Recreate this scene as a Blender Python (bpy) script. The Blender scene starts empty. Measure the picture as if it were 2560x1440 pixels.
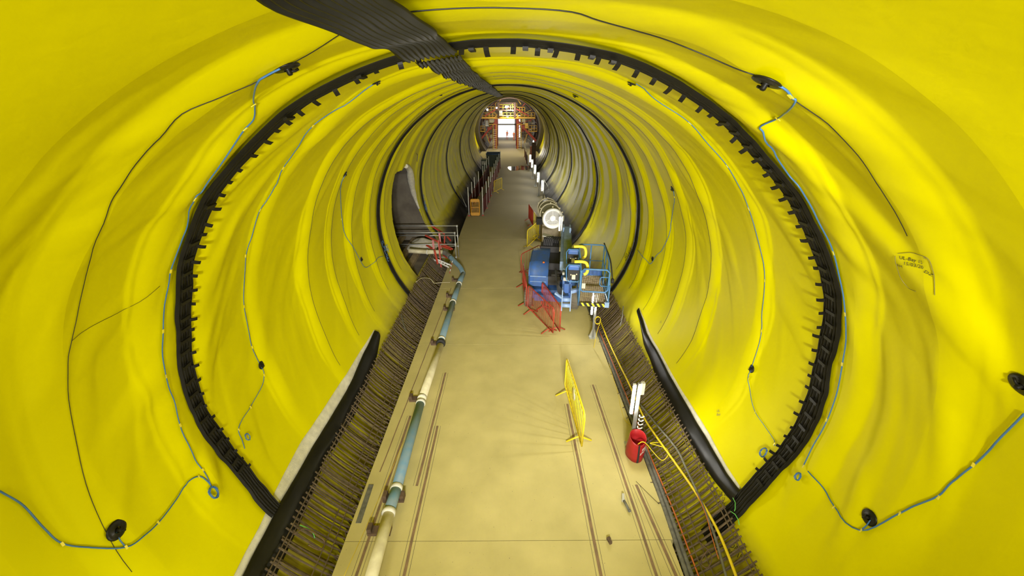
import bpy, math, random
import numpy as np
from mathutils import Vector, Matrix
random.seed(7)
sc = bpy.context.scene
COL = sc.collection
rad = math.radians

# ------------------------------------------------------------------ camera
F, Y0, X0 = 996.0, 254.0, 1274.0            # focal length (px of 2560), vanishing point of the tunnel
TH = math.atan((720 - Y0) / F)
PSI = math.atan((X0 - 1280) / F * math.cos(TH))
H, R, CZ, CX = 7.3, 4.61, 3.18, 0.04        # camera height, tunnel radius, height of tunnel axis, camera x
cd = bpy.data.cameras.new('camera'); cam = bpy.data.objects.new('camera', cd); COL.objects.link(cam)
cd.sensor_width = 36; cd.lens = F / 2560 * 36; cd.clip_start = 0.02; cd.clip_end = 400
cam.location = (CX, 0, H); cam.rotation_euler = (math.pi / 2 - TH, 0, PSI)
sc.camera = cam
# ------------------------------------------------------------------ world: pale daylight seen only through the far portal
w = bpy.data.worlds.new('world'); sc.world = w; w.use_nodes = True
w.node_tree.nodes['Background'].inputs[0].default_value = (0.93, 0.95, 1.0, 1)
w.node_tree.nodes['Background'].inputs[1].default_value = 2.0
# ------------------------------------------------------------------ exposure and light levels
sc.view_settings.view_transform = 'Standard'; sc.view_settings.look = 'None'
sc.view_settings.gamma = 1.0; sc.view_settings.use_curve_mapping = False
sc.view_settings.exposure = 0.0
sc.cycles.max_bounces = 4; sc.cycles.diffuse_bounces = 3; sc.cycles.glossy_bounces = 2; sc.cycles.transmission_bounces = 0; sc.cycles.adaptive_threshold = .03
FLOOD_W = 114.0       # each head of the added lighting tower behind the camera
TUBE = 170.0           # radiance of the LED tubes
SPOT_W = 520.0        # bare point lights added around the far gantry

# unseen lighting tower, added behind the camera to light the near bays: four flood heads on one mast (its mast and heads are built further down)
TOWER = (0.3, -4.2, 0)
HEADS = [(-1.1, 0, 6.6, (-.45, 1, -.20), 1.5, 180), (-.35, 0, 6.75, (-.03, 1, -.28), 1.8, 60), (.55, 0, 6.75, (.03, 1, -.26), 1.8, 60), (1.2, 0, 6.6, (.42, 1, -.10), .65, 180)]
for hx, hy, hz, dr, pw, spr in HEADS:
    ld = bpy.data.lights.new('flood_fill', 'AREA'); ld.shape = 'RECTANGLE'; ld.size = .5; ld.size_y = .35; ld.energy = FLOOD_W * pw; ld.spread = rad(spr); ld.color = (1, .97, .93)
    lo = bpy.data.objects.new('flood_fill', ld); COL.objects.link(lo); d = Vector(dr).normalized()
    lo.location = Vector(TOWER) + Vector((hx, hy, hz)) + d * .13; lo.rotation_euler = d.to_track_quat('-Z', 'Y').to_euler()

# ------------------------------------------------------------------ picture -> place helpers
def ray(px, py):
    x = (px - 1280) / F; y = (py - 720) / F
    c, s = math.cos(TH), math.sin(TH)
    d = (x, c - y * s, -s - y * c)
    cp, sp = math.cos(PSI), math.sin(PSI)
    return Vector((d[0] * cp - d[1] * sp, d[0] * sp + d[1] * cp, d[2]))
def fl(px, py, z=0.0):
    d = ray(px, py); t = (z - H) / d.z
    return Vector((CX, 0, H)) + d * t
def atY(px, py, Y):
    d = ray(px, py); return Vector((CX, 0, H)) + d * (Y / d.y)
def cyl_hit(px, py, r):
    d = ray(px, py); ox, oz = CX, H - CZ
    a = d.x ** 2 + d.z ** 2; b = 2 * (ox * d.x + oz * d.z); c = ox * ox + oz * oz - r * r
    t = (-b + math.sqrt(max(b * b - 4 * a * c, 0))) / 2 / a
    return math.degrees(math.atan2(ox + t * d.x, oz + t * d.z)), t * d.y

# ------------------------------------------------------------------ mesh helpers
class MB:
    def __init__(s): s.v = []; s.f = []; s.sm = []
    def add(s, vs, fs, smooth=False):
        o = len(s.v); s.v += [tuple(p) for p in vs]
        s.f += [tuple(i + o for i in f) for f in fs]; s.sm += [smooth] * len(fs); return s
    def box(s, c, d, rot=None):
        x, y, z = d[0] / 2, d[1] / 2, d[2] / 2
        vs = [Vector((a * x, b * y, e * z)) for a in (-1, 1) for b in (-1, 1) for e in (-1, 1)]
        if rot is not None: vs = [rot @ p for p in vs]
        vs = [p + Vector(c) for p in vs]
        return s.add(vs, [(0, 1, 3, 2), (4, 6, 7, 5), (0, 4, 5, 1), (2, 3, 7, 6), (0, 2, 6, 4), (1, 5, 7, 3)])
    def bx(s, x0, x1, y0, y1, z0, z1): return s.box(((x0 + x1) / 2, (y0 + y1) / 2, (z0 + z1) / 2), (x1 - x0, y1 - y0, z1 - z0))
    def beam(s, p, q, wd, ht=None, up=(0, 0, 1)):
        p, q = Vector(p), Vector(q); ht = wd if ht is None else ht
        y = (q - p); L = y.length; y.normalize(); u = Vector(up)
        if abs(y.dot(u)) > .98: u = Vector((1, 0, 0))
        x = y.cross(u).normalized(); z = x.cross(y)
        return s.box((p + q) / 2, (wd, L, ht), Matrix((x, y, z)).transposed())
    def tube(s, pts, r, n=8, caps=True, closed=False):
        pts = [Vector(p) for p in pts]; m = len(pts)
        rr = r if isinstance(r, (list, tuple)) else [r] * m
        vs = []; nrm = None
        for i, p in enumerate(pts):
            if closed: t = pts[(i + 1) % m] - pts[i - 1]
            else: t = pts[min(i + 1, m - 1)] - pts[max(i - 1, 0)]
            t.normalize()
            if nrm is None:
                nrm = t.orthogonal().normalized()
            else:
                nrm = nrm - t * nrm.dot(t)
                nrm = nrm.normalized() if nrm.length > 1e-6 else t.orthogonal().normalized()
            b = t.cross(nrm)
            for k in range(n):
                a = 2 * math.pi * k / n
                vs.append(p + (nrm * math.cos(a) + b * math.sin(a)) * rr[i])
        fs = []
        for i in range(m if closed else m - 1):
            j = (i + 1) % m
            for k in range(n):
                l = (k + 1) % n
                fs.append((i * n + k, i * n + l, j * n + l, j * n + k))
        s.add(vs, fs, n > 5)
        if caps and not closed:
            o = len(s.v) - m * n
            s.f.append(tuple(o + k for k in reversed(range(n)))); s.sm.append(False)
            s.f.append(tuple(o + (m - 1) * n + k for k in range(n))); s.sm.append(False)
        return s
    def lathe(s, prof, c, axis=(0, 0, 1), n=24, cap=True):
        ax = Vector(axis).normalized(); u = ax.orthogonal().normalized(); v = ax.cross(u); c = Vector(c)
        vs = []; m = len(prof)
        for r, h in prof:
            for k in range(n):
                a = 2 * math.pi * k / n
                vs.append(c + ax * h + (u * math.cos(a) + v * math.sin(a)) * r)
        fs = [(i * n + k, i * n + (k + 1) % n, (i + 1) * n + (k + 1) % n, (i + 1) * n + k) for i in range(m - 1) for k in range(n)]
        s.add(vs, fs, True)
        if cap:
            o = len(s.v) - m * n
            s.f.append(tuple(o + k for k in reversed(range(n)))); s.sm.append(False)
            s.f.append(tuple(o + (m - 1) * n + k for k in range(n))); s.sm.append(False)
        return s
    def rbox(s, c, d, r=.05, rot=None, n=3):
        """box with rounded vertical edges and a softened top"""
        x, y, z = d[0] / 2, d[1] / 2, d[2] / 2; out = []
        for (sx, sy, a0) in ((1, 1, 0), (-1, 1, 90), (-1, -1, 180), (1, -1, 270)):
            for k in range(n + 1):
                a = rad(a0 + 90 * k / n)
                out.append((sx * (x - r) + r * math.cos(a), sy * (y - r) + r * math.sin(a)))
        m = len(out); vs = []
        lay = [(-z, 0), (z - r, 0), (z - r * .3, r * .3), (z, r)]
        for zz, ins in lay:
            for (px, py) in out:
                k = 1 - ins / max(x, .01), 1 - ins / max(y, .01)
                vs.append(Vector((px * k[0], py * k[1], zz)))
        if rot is not None: vs = [rot @ p for p in vs]
        vs = [p + Vector(c) for p in vs]
        fs = [(i * m + k, i * m + (k + 1) % m, (i + 1) * m + (k + 1) % m, (i + 1) * m + k) for i in range(3) for k in range(m)]
        fs.append(tuple(reversed(range(m)))); fs.append(tuple(3 * m + k for k in range(m)))
        return s.add(vs, fs)
    def mesh(s, name):
        me = bpy.data.meshes.new(name); me.from_pydata(s.v, [], s.f)
        if any(s.sm): me.polygons.foreach_set('use_smooth', s.sm)
        me.update(); return me
    def build(s, name, mat, parent=None, loc=None, rot=None):
        me = s.mesh(name); me.materials.append(mat)
        return link(name, me, parent, loc, rot)
def link(name, me, parent=None, loc=None, rot=None):
    o = bpy.data.objects.new(name, me); COL.objects.link(o)
    if parent is not None: o.parent = parent
    if loc is not None: o.location = loc
    if rot is not None: o.rotation_euler = rot
    return o
def empty(name, loc=(0, 0, 0), rz=0.0, parent=None):
    o = bpy.data.objects.new(name, None); COL.objects.link(o); o.location = loc; o.rotation_euler = (0, 0, rz)
    o.empty_display_size = .1
    if parent is not None: o.parent = parent
    return o
def tag(o, label=None, cat=None, group=None, kind=None):
    if label: o['label'] = label
    if cat: o['category'] = cat
    if group: o['group'] = group
    if kind: o['kind'] = kind
    return o
def spline(pts, k=6):
    P = [Vector(p) for p in pts]
    if len(P) < 3: return P
    Q = [P[0] * 2 - P[1]] + P + [P[-1] * 2 - P[-2]]; out = []
    for i in range(1, len(Q) - 2):
        a, b, c, d = Q[i - 1:i + 3]
        for j in range(k):
            t = j / k
            out.append(.5 * ((2 * b) + (c - a) * t + (2 * a - 5 * b + 4 * c - d) * t * t + (3 * b - a - 3 * c + d) * t ** 3))
    out.append(P[-1]); return out

# ------------------------------------------------------------------ materials
def mat(name, col, rough=.6, metal=0.0, var=.18, scale=6.0, bump=0.0, bscale=40.0, col2=None, spec=None, detail=4.0):
    m = bpy.data.materials.new(name); m.use_nodes = True
    nt = m.node_tree; b = nt.nodes['Principled BSDF']
    b.inputs['Roughness'].default_value = rough; b.inputs['Metallic'].default_value = metal
    if spec is not None: b.inputs['Specular IOR Level'].default_value = spec
    g = nt.nodes.new('ShaderNodeNewGeometry'); n = nt.nodes.new('ShaderNodeTexNoise')
    n.inputs['Scale'].default_value = scale; n.inputs['Detail'].default_value = detail
    nt.links.new(g.outputs['Position'], n.inputs['Vector'])
    r = nt.nodes.new('ShaderNodeValToRGB'); e = r.color_ramp.elements
    e[0].position = .3; e[1].position = .7
    c0 = col2 if col2 else tuple(c * (1 - var) for c in col)
    e[0].color = (*c0, 1); e[1].color = (*[min(1, c * (1 + var * .4)) for c in col], 1)
    nt.links.new(n.outputs['Fac'], r.inputs['Fac']); nt.links.new(r.outputs['Color'], b.inputs['Base Color'])
    if bump:
        n2 = nt.nodes.new('ShaderNodeTexNoise'); n2.inputs['Scale'].default_value = bscale; n2.inputs['Detail'].default_value = 3
        nt.links.new(g.outputs['Position'], n2.inputs['Vector'])
        bp = nt.nodes.new('ShaderNodeBump'); bp.inputs['Strength'].default_value = bump; bp.inputs['Distance'].default_value = .02
        nt.links.new(n2.outputs['Fac'], bp.inputs['Height']); nt.links.new(bp.outputs['Normal'], b.inputs['Normal'])
    return m
def emat(name, col, strength):
    m = bpy.data.materials.new(name); m.use_nodes = True; b = m.node_tree.nodes['Principled BSDF']
    b.inputs['Base Color'].default_value = (.8, .8, .8, 1)
    b.inputs['Emission Color'].default_value = (*col, 1); b.inputs['Emission Strength'].default_value = strength
    return m
def ramp_y(nt, lo, hi, axis='Y'):
    g = nt.nodes.new('ShaderNodeNewGeometry'); s = nt.nodes.new('ShaderNodeSeparateXYZ'); mr = nt.nodes.new('ShaderNodeMapRange')
    nt.links.new(g.outputs['Position'], s.inputs[0]); nt.links.new(s.outputs[axis], mr.inputs[0])
    mr.inputs[1].default_value = lo; mr.inputs[2].default_value = hi
    return mr.outputs[0]
def membrane_mat():
    m = mat('membrane', (.73, .67, .0), rough=.5, var=.05, scale=.8, spec=.09)
    nt = m.node_tree; b = nt.nodes['Principled BSDF']; base = b.inputs['Base Color'].links[0].from_socket
    b.inputs['Specular Tint'].default_value = (1, .9, .12, 1)
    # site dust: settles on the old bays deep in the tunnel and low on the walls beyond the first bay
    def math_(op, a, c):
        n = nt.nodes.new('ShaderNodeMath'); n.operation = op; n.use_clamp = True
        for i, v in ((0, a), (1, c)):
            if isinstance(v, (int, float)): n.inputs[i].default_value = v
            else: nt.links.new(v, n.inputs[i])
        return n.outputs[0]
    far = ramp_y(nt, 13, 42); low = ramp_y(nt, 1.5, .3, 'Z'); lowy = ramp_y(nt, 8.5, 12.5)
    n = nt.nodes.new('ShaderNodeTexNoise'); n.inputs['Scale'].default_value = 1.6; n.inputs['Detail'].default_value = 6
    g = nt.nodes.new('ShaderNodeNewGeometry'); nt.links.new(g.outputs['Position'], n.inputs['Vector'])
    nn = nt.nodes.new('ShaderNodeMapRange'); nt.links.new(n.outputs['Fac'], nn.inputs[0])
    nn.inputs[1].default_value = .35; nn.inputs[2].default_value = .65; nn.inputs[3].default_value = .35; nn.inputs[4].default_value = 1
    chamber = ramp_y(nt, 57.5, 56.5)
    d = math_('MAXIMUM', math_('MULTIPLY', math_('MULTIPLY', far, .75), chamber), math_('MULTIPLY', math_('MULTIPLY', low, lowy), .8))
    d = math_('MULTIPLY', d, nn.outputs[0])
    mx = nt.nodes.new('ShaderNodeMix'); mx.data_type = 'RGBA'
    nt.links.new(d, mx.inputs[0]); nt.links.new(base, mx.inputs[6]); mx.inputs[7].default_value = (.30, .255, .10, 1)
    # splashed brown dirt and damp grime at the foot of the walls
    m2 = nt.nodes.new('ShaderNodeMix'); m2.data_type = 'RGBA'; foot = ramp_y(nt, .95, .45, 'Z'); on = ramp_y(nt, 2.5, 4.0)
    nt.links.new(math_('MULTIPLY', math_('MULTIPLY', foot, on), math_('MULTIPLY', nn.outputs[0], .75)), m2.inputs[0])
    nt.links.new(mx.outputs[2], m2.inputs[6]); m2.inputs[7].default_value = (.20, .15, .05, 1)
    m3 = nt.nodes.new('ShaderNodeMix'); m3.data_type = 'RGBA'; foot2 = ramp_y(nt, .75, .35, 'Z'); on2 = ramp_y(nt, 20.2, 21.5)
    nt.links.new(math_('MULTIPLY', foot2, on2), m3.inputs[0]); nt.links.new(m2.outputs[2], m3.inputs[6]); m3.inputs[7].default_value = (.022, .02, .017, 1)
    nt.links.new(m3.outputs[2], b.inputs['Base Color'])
    n2 = nt.nodes.new('ShaderNodeTexNoise'); n2.inputs['Scale'].default_value = 7; n2.inputs['Detail'].default_value = 2
    nt.links.new(g.outputs['Position'], n2.inputs['Vector'])
    bp = nt.nodes.new('ShaderNodeBump'); bp.inputs['Strength'].default_value = .12; bp.inputs['Distance'].default_value = .03
    nt.links.new(n2.outputs['Fac'], bp.inputs['Height']); nt.links.new(bp.outputs['Normal'], b.inputs['Normal'])
    return m
def slab_mat():
    m = mat('slab_concrete', (.57, .49, .20), rough=.75, scale=1.3, col2=(.50, .43, .17), detail=8)
    nt = m.node_tree; b = nt.nodes['Principled BSDF']; base = b.inputs['Base Color'].links[0].from_socket
    wv = nt.nodes.new('ShaderNodeTexWave'); wv.bands_direction = 'X'; wv.inputs['Scale'].default_value = 12; wv.inputs['Distortion'].default_value = .8
    wv.inputs['Detail'].default_value = 2
    g = nt.nodes.new('ShaderNodeNewGeometry'); nt.links.new(g.outputs['Position'], wv.inputs['Vector'])
    bp = nt.nodes.new('ShaderNodeBump'); bp.inputs['Strength'].default_value = .07; bp.inputs['Distance'].default_value = .01
    nt.links.new(wv.outputs['Fac'], bp.inputs['Height']); nt.links.new(bp.outputs['Normal'], b.inputs['Normal'])
    mx = nt.nodes.new('ShaderNodeMix'); mx.data_type = 'RGBA'
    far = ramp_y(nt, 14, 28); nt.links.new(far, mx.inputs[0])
    nt.links.new(base, mx.inputs[6]); mx.inputs[7].default_value = (.36, .315, .20, 1)     # darker, greyer slab deeper in
    n = nt.nodes.new('ShaderNodeTexNoise'); n.inputs['Scale'].default_value = 30; n.inputs['Detail'].default_value = 2
    nt.links.new(g.outputs['Position'], n.inputs['Vector'])
    sp = nt.nodes.new('ShaderNodeMapRange'); nt.links.new(n.outputs['Fac'], sp.inputs[0])
    sp.inputs[1].default_value = .72; sp.inputs[2].default_value = .76
    m2 = nt.nodes.new('ShaderNodeMix'); m2.data_type = 'RGBA'; nt.links.new(sp.outputs[0], m2.inputs[0])
    nt.links.new(mx.outputs[2], m2.inputs[6]); m2.inputs[7].default_value = (.2, .17, .1, 1)
    nt.links.new(m2.outputs[2], b.inputs['Base Color'])
    return m
mat_cord = mat('weld_line_dark', (.05, .045, .02), .6)
M = dict(
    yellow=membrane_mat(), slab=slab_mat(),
    invert=mat('dirty_invert', (.13, .11, .075), .9, scale=3, bump=.5),
    rough_conc=mat('sprayed_concrete', (.30, .27, .21), .9, scale=2, bump=.6, bscale=14),
    rubber=mat('black_waterbar', (.0095, .0085, .006), .5, var=.3, scale=4, spec=.22),
    blacksheet=mat('black_sheet', (.009, .0085, .007), .42, var=.3, scale=3, bump=.15, bscale=9, spec=.3),
    fleece=mat('white_fleece', (.72, .69, .58), .95, scale=9, bump=.4, bscale=60),
    cord=mat('black_cord', (.012, .012, .012), .5),
    hose=mat('blue_hose', (.055, .17, .44), .4, var=.15),
    tape=mat('yellow_tape', (.85, .72, .05), .5),
    rust=mat('rusty_steel', (.16, .10, .055), .8, metal=.2, scale=12, col2=(.09, .06, .04)),
    rebar=mat('rebar_steel', (.17, .125, .075), .75, metal=.25, scale=10, col2=(.10, .07, .045)),
    chan=mat('rusty_channel', (.27, .17, .09), .8, scale=5, col2=(.18, .12, .07), bump=.3),
    pblue=mat('pipe_blue', (.12, .24, .34), .55, scale=5, col2=(.21, .28, .31)),
    pcream=mat('pipe_cream', (.74, .69, .47), .5, scale=5, col2=(.60, .53, .34)),
    pjoint=mat('pipe_joint_band', (.72, .70, .60), .45),
    dark=mat('dark_rubber', (.02, .02, .02), .7),
    redbar=mat('red_paint', (.52, .055, .03), .45, col2=(.36, .05, .03)),
    yelbar=mat('yellow_paint', (.88, .68, .02), .45, var=.1),
    redmesh=mat('red_netting', (.11, .015, .01), .8, spec=.1),
    white=mat('white_plastic', (.78, .78, .74), .5, var=.08),
    alu=mat('galvanised_steel', (.52, .53, .50), .45, metal=.6, var=.15),
    lining=mat('cast_lining', (.06, .05, .04), .8, scale=2, bump=.4), postgrey=mat('post_grey', (.24, .24, .22), .55, metal=.3), adit=mat('dark_concrete', (.19, .165, .12), .9, scale=1.5, col2=(.12, .10, .075), bump=.6, bscale=10),
    timber=mat('timber', (.42, .33, .2), .8, scale=8, col2=(.30, .23, .14)),
    lblue=mat('lift_blue', (.035, .12, .42), .5, scale=5, col2=(.065, .12, .25)),
    lblue2=mat('lift_pale_blue', (.30, .42, .66), .45, scale=5, col2=(.22, .33, .52)),
    lrail=mat('lift_rail_blue', (.07, .20, .42), .45),
    tyre=mat('tyre_grey', (.17, .15, .11), .85, scale=9, bump=.4),
    foam=mat('yellow_foam', (.92, .78, .04), .6, var=.06),
    gunk=mat('greasy_dark', (.035, .032, .03), .5, scale=9),
    fan=mat('fan_olive', (.25, .235, .14), .5, var=.1), fanw=mat('fan_white', (.80, .79, .74), .5, var=.05),
    block=mat('concrete_block', (.42, .36, .28), .9, bump=.4),
    bag=mat('red_tarpaulin', (.38, .012, .014), .5, bump=.3, bscale=12),
    yhose=mat('yellow_hose', (.78, .60, .02), .5, var=.1), orange=mat('orange_cable', (.55, .14, .03), .5),
    grey=mat('grey_conduit', (.17, .165, .14), .7, scale=14, col2=(.10, .10, .085)),
    green=mat('green_tie', (.15, .65, .12), .5),
    ink=mat('marker_ink', (.03, .025, .01), .6), inkf=mat('faded_ink', (.22, .19, .06), .6),
    skin=mat('skin', (.45, .28, .2), .6), hiviz=mat('orange_workwear', (.85, .22, .05), .6, var=.1),
    gred=mat('gantry_red', (.42, .045, .025), .5, col2=(.28, .035, .02)), gyel=mat('gantry_yellow', (.62, .38, .04), .5),
    gdark=mat('gantry_dark_steel', (.10, .06, .045), .6), panel=mat('panel_grey', (.5, .49, .42), .6),
    orange_p=mat('orange_plastic', (.75, .36, .03), .5, var=.1), bin_green=mat('dark_green_bin', (.05, .065, .04), .6),
    water=mat('wet_floor', (.05, .045, .035), .06, var=.1, spec=.6),
    led=emat('led_tube', (1.0, .97, .90), TUBE), flood=emat('flood_glass', (1.0, .93, .80), 40.0),
)

# ------------------------------------------------------------------ the membrane surface
R0 = 4.69
SEAMS = np.array([-15, -12, -9, -6, -3, -.4, 2.3, 3.16, 4.25, 6.45, 8.30, 9.72, 11.15, 12.75, 14.6, 16.5, 18.4, 20.3, 22.2, 24.1, 26.0, 27.9, 29.8,
                  31.7, 33.6, 35.5, 37.4, 39.3, 41.2, 43.1, 45.0, 46.9, 48.8, 50.7, 52.6, 54.5, 57.0])
RINGS = [4.65, 13.72, 21.05, 30.5, 39.3, 48.2]
def _h(ix, iy, seed):
    n = (ix.astype(np.int64) * 374761393 + iy.astype(np.int64) * 668265263 + seed * 974711) & 0x7fffffff
    n = ((n ^ (n >> 13)) * 1274126177) & 0x7fffffff
    return ((n ^ (n >> 16)) & 0xffff) / 65535.0
def vn(x, y, seed=0):
    x = np.asarray(x, float); y = np.asarray(y, float)
    x, y = np.broadcast_arrays(x, y)
    ix, iy = np.floor(x), np.floor(y); fx, fy = x - ix, y - iy
    ix = ix.astype(np.int64); iy = iy.astype(np.int64)
    fx = fx ** 3 * (fx * (fx * 6 - 15) + 10); fy = fy ** 3 * (fy * (fy * 6 - 15) + 10)
    a = _h(ix, iy, seed) * (1 - fx) + _h(ix + 1, iy, seed) * fx
    b = _h(ix, iy + 1, seed) * (1 - fx) + _h(ix + 1, iy + 1, seed) * fx
    return a * (1 - fy) + b * fy
def sstep(a, b, x):
    t = np.clip((x - a) / (b - a), 0, 1); return t * t * (3 - 2 * t)
def wobf(s, Y):
    k = np.floor(s / .95 + 40); f = s / .95 + 40 - k; k = k.astype(np.int64); z = np.zeros_like(k); w = vn(Y / 2.3, 0 * Y + 4.5, 27)
    l1 = _h(k, z, 21) * (1 - f) + _h(k + 1, z, 21) * f; l2 = _h(k, z, 22) * (1 - f) + _h(k + 1, z, 22) * f
    return .14 * (vn(s * .5, Y * .12, 1) - .5) + .13 * (l1 * w + l2 * (1 - w) - .5)
def disp(phi, Y):
    """how far the sheet hangs in from the lining (m)"""
    phi = np.asarray(phi, float); Y = np.asarray(Y, float); phi, Y = np.broadcast_arrays(phi, Y)
    s = R0 * np.radians(phi); q = np.abs(s)
    near = sstep(1.8, 3.0, Y)
    ko = np.floor(s / .95 + 40).astype(np.int64); kf = s / .95 + 40 - np.floor(s / .95 + 40)       # pinned about every metre, straight in between
    def lin(sd, j): return _h(ko, j, sd) * (1 - kf) + _h(ko + 1, j, sd) * kf
    jn = np.clip(np.searchsorted(SEAMS, Y), 0, len(SEAMS) - 1)
    Yw = Y + wobf(s, Y) * (.3 + .7 * near)
    i = np.clip(np.searchsorted(SEAMS, Yw) - 1, 0, len(SEAMS) - 2)
    L = SEAMS[i + 1] - SEAMS[i]; t = np.clip((Yw - SEAMS[i]) / L, 0, 1)
    def A(j):
        a = .05 + .055 * vn(s * .45, j * 3.7 + .5, 3) + .03 * (lin(4, j) - .5)
        a = np.where(j <= 5, .03, a); a = np.where(j == 6, .045, a); a = np.where(j == 7, .085 * (.45 + .55 * sstep(.5, 2.5, q)), a); a = np.where(j == 8, .07, a)
        return a
    rise = np.where(i == 6, .40, np.where(i == 5, 1.3, .27 + .10 * lin(5, i))); tv = 1 - np.minimum(rise, .5 * L) / L
    fallp = np.clip(1 - t / tv, 0, 1); up = np.clip((t - tv) / (1 - tv), 0, 1)
    d = A(i) * fallp ** 1.25 + A(i + 1) * np.sin(up * math.pi / 2) ** .9
    d = d + .020 * near * np.exp(-((t - tv) * L / .03) ** 2) * sstep(.15, .4, lin(7, i))              # welded lap along the pleat
    for (al, wl, ln, amp, sd) in ((30, .34, 2.6, .11, 11), (46, .55, 2.6, .11, 12), (12, .24, 2.0, .05, 13), (62, .40, 1.8, .06, 14)):
        a = math.radians(al)
        p = Y * math.cos(a) + q * math.sin(a); l = -Y * math.sin(a) + q * math.cos(a)
        p = p + .25 * (vn(s * .5, Y * .5, sd + 20) - .5)
        n = vn(p / wl + np.where(s > 0, 50, 0), l / ln, sd)
        rg = np.clip(n - .40, 0, 1) ** 1.4 * 1.8
        env = np.clip(vn(s / 1.6 + 31, Y / 1.3, sd + 40) - .25, 0, 1) * 1.9 * (sstep(1.0, 4.0, q) * .9 + .1) * near
        d = d + amp * rg * env * (1 - .72 * sstep(5.4, 6.4, Y))
    d = d * (1 - .7 * sstep(8.2, 9.4, q))
    d = d + .07 * (vn(s / 1.7, Y / 1.5, 6) - .5) * (.5 + .5 * near)
    d = d + .16 * (vn(s / 3.2 + 7, Y / 2.2, 8) - .5) * (1 - near)
    yr = np.interp(phi, RING_PHI, RING_Y)
    for k, r0 in enumerate(RINGS):
        c = yr if k == 0 else r0 + .05 * (vn(phi / 14, k * 5.0, 5) - .5)
        d = d * (1 - .8 * np.exp(-((Y - c) / .26) ** 2)) + .03 * np.exp(-((Y - c) / .3) ** 2)
    return d
RING_PHI = np.array([-140, -118.5, -108.8, -99.7, -91.8, -83.7, -75.6, -67.3, -60, -54.7, -46, -39, -31, -24.7, -17.6, -10.2, -4, 1.6, 12.1, 18, 25.2, 39, 52, 65, 80, 97.7, 117, 127, 140])
RING_Y = np.array([4.6, 4.61, 4.67, 4.68, 4.62, 4.64, 4.69, 4.68, 4.58, 4.6, 4.55, 4.56, 4.49, 4.42, 4.35, 4.24, 4.12, 4.08, 4.18, 4.34, 4.55, 4.75, 4.69, 4.61, 4.69, 4.64, 4.70, 4.56, 4.5])
def pt(phi, Y, lift=0.0, r=None):
    rr = r if r is not None else R0 - float(disp(phi, Y)) - lift
    a = math.radians(phi); return Vector((rr * math.sin(a), Y, CZ + rr * math.cos(a)))
def nrm(phi): a = math.radians(phi); return Vector((-math.sin(a), 0, -math.cos(a)))
def wall(px, py, lift=0.0):
    r = R
    for _ in range(10):
        phi, Y = cyl_hit(px, py, r); r = .55 * r + .45 * (R0 - float(disp(phi, Y)) - lift)
    return phi, Y
def wpt(px, py, lift=0.0):
    phi, Y = wall(px, py, lift); return pt(phi, Y, lift)

wall_t = tag(empty('wall_tunnel'), 'yellow waterproofing membrane lining the round tunnel', kind='structure')
HOLE = np.array([(15.8, -70.0), (17.0, -68.5), (17.8, -69.5), (18.6, -77), (19.5, -87), (20.05, -97), (20.2, -110), (20.5, -123.5), (15.5, -123.5), (15.6, -105), (15.7, -88)])
def in_poly(x, y, P):
    c = np.zeros(x.shape, bool); n = len(P)
    for i in range(n):
        x1, y1 = P[i]; x2, y2 = P[i - 1]
        k = ((y1 > y) != (y2 > y)) & (x < (x2 - x1) * (y - y1) / (y2 - y1 + 1e-12) + x1); c ^= k
    return c
def grid_mesh(name, V, nu, nv, keep=None):
    idx = np.arange(nu * nv).reshape(nu, nv)
    Fq = np.stack([idx[:-1, :-1], idx[:-1, 1:], idx[1:, 1:], idx[1:, :-1]], -1).reshape(-1, 4)
    if keep is not None: Fq = Fq[keep.reshape(-1)]
    me = bpy.data.meshes.new(name); me.vertices.add(len(V)); me.vertices.foreach_set('co', V.astype(np.float32).ravel())
    n = len(Fq); me.loops.add(n * 4); me.loops.foreach_set('vertex_index', Fq.astype(np.int32).ravel())
    me.polygons.add(n); me.polygons.foreach_set('loop_start', np.arange(0, n * 4, 4, dtype=np.int32))
    me.polygons.foreach_set('use_smooth', np.ones(n, bool)); me.update(calc_edges=True); me.validate(); return me
def sheet(y0, y1, dphi, dy):
    nv = max(3, int(round((y1 - y0) / dy)) + 1); nu = int(round(276 / dphi)) + 1
    ph = np.linspace(-138, 138, nu)[:, None] * np.ones((1, nv)); Y = np.ones((nu, 1)) * np.linspace(y0, y1, nv)[None, :]
    # the welded edge follows the wavy seam
    d = disp(ph, Y); r = R0 - d; a = np.radians(ph)
    V = np.stack([r * np.sin(a), Y, CZ + r * np.cos(a)], -1).reshape(-1, 3)
    keep = None
    if y1 > 15 and y0 < 21:
        cy = (Y[:-1, :-1] + Y[1:, 1:]) / 2; cp = (ph[:-1, :-1] + ph[1:, 1:]) / 2; keep = ~in_poly(cy, cp, HOLE)
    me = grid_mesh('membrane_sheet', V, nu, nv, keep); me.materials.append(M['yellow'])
    return link('membrane_sheet', me, wall_t)
for a, b in zip(SEAMS[:-1], SEAMS[1:]):
    if b < 0: sheet(a, b, 3, .3)
    elif b < 3.2: sheet(a, b, .6, .04)
    elif b < 10: sheet(a, b, .6, .028)
    elif b < 15: sheet(a, b, .6, .035)
    elif b < 21.5: sheet(a, b, .4, .035)
    elif b < 32: sheet(a, b, 1.2, .08)
    else: sheet(a, b, 2, .14)
def seam_y(phi, Ys):          # where the wavy seam lies at this angle
    y = Ys
    for _ in range(3):
        sv = R0 * math.radians(phi); y = Ys - float(wobf(np.array(sv), np.array(y)))
    return y
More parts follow.
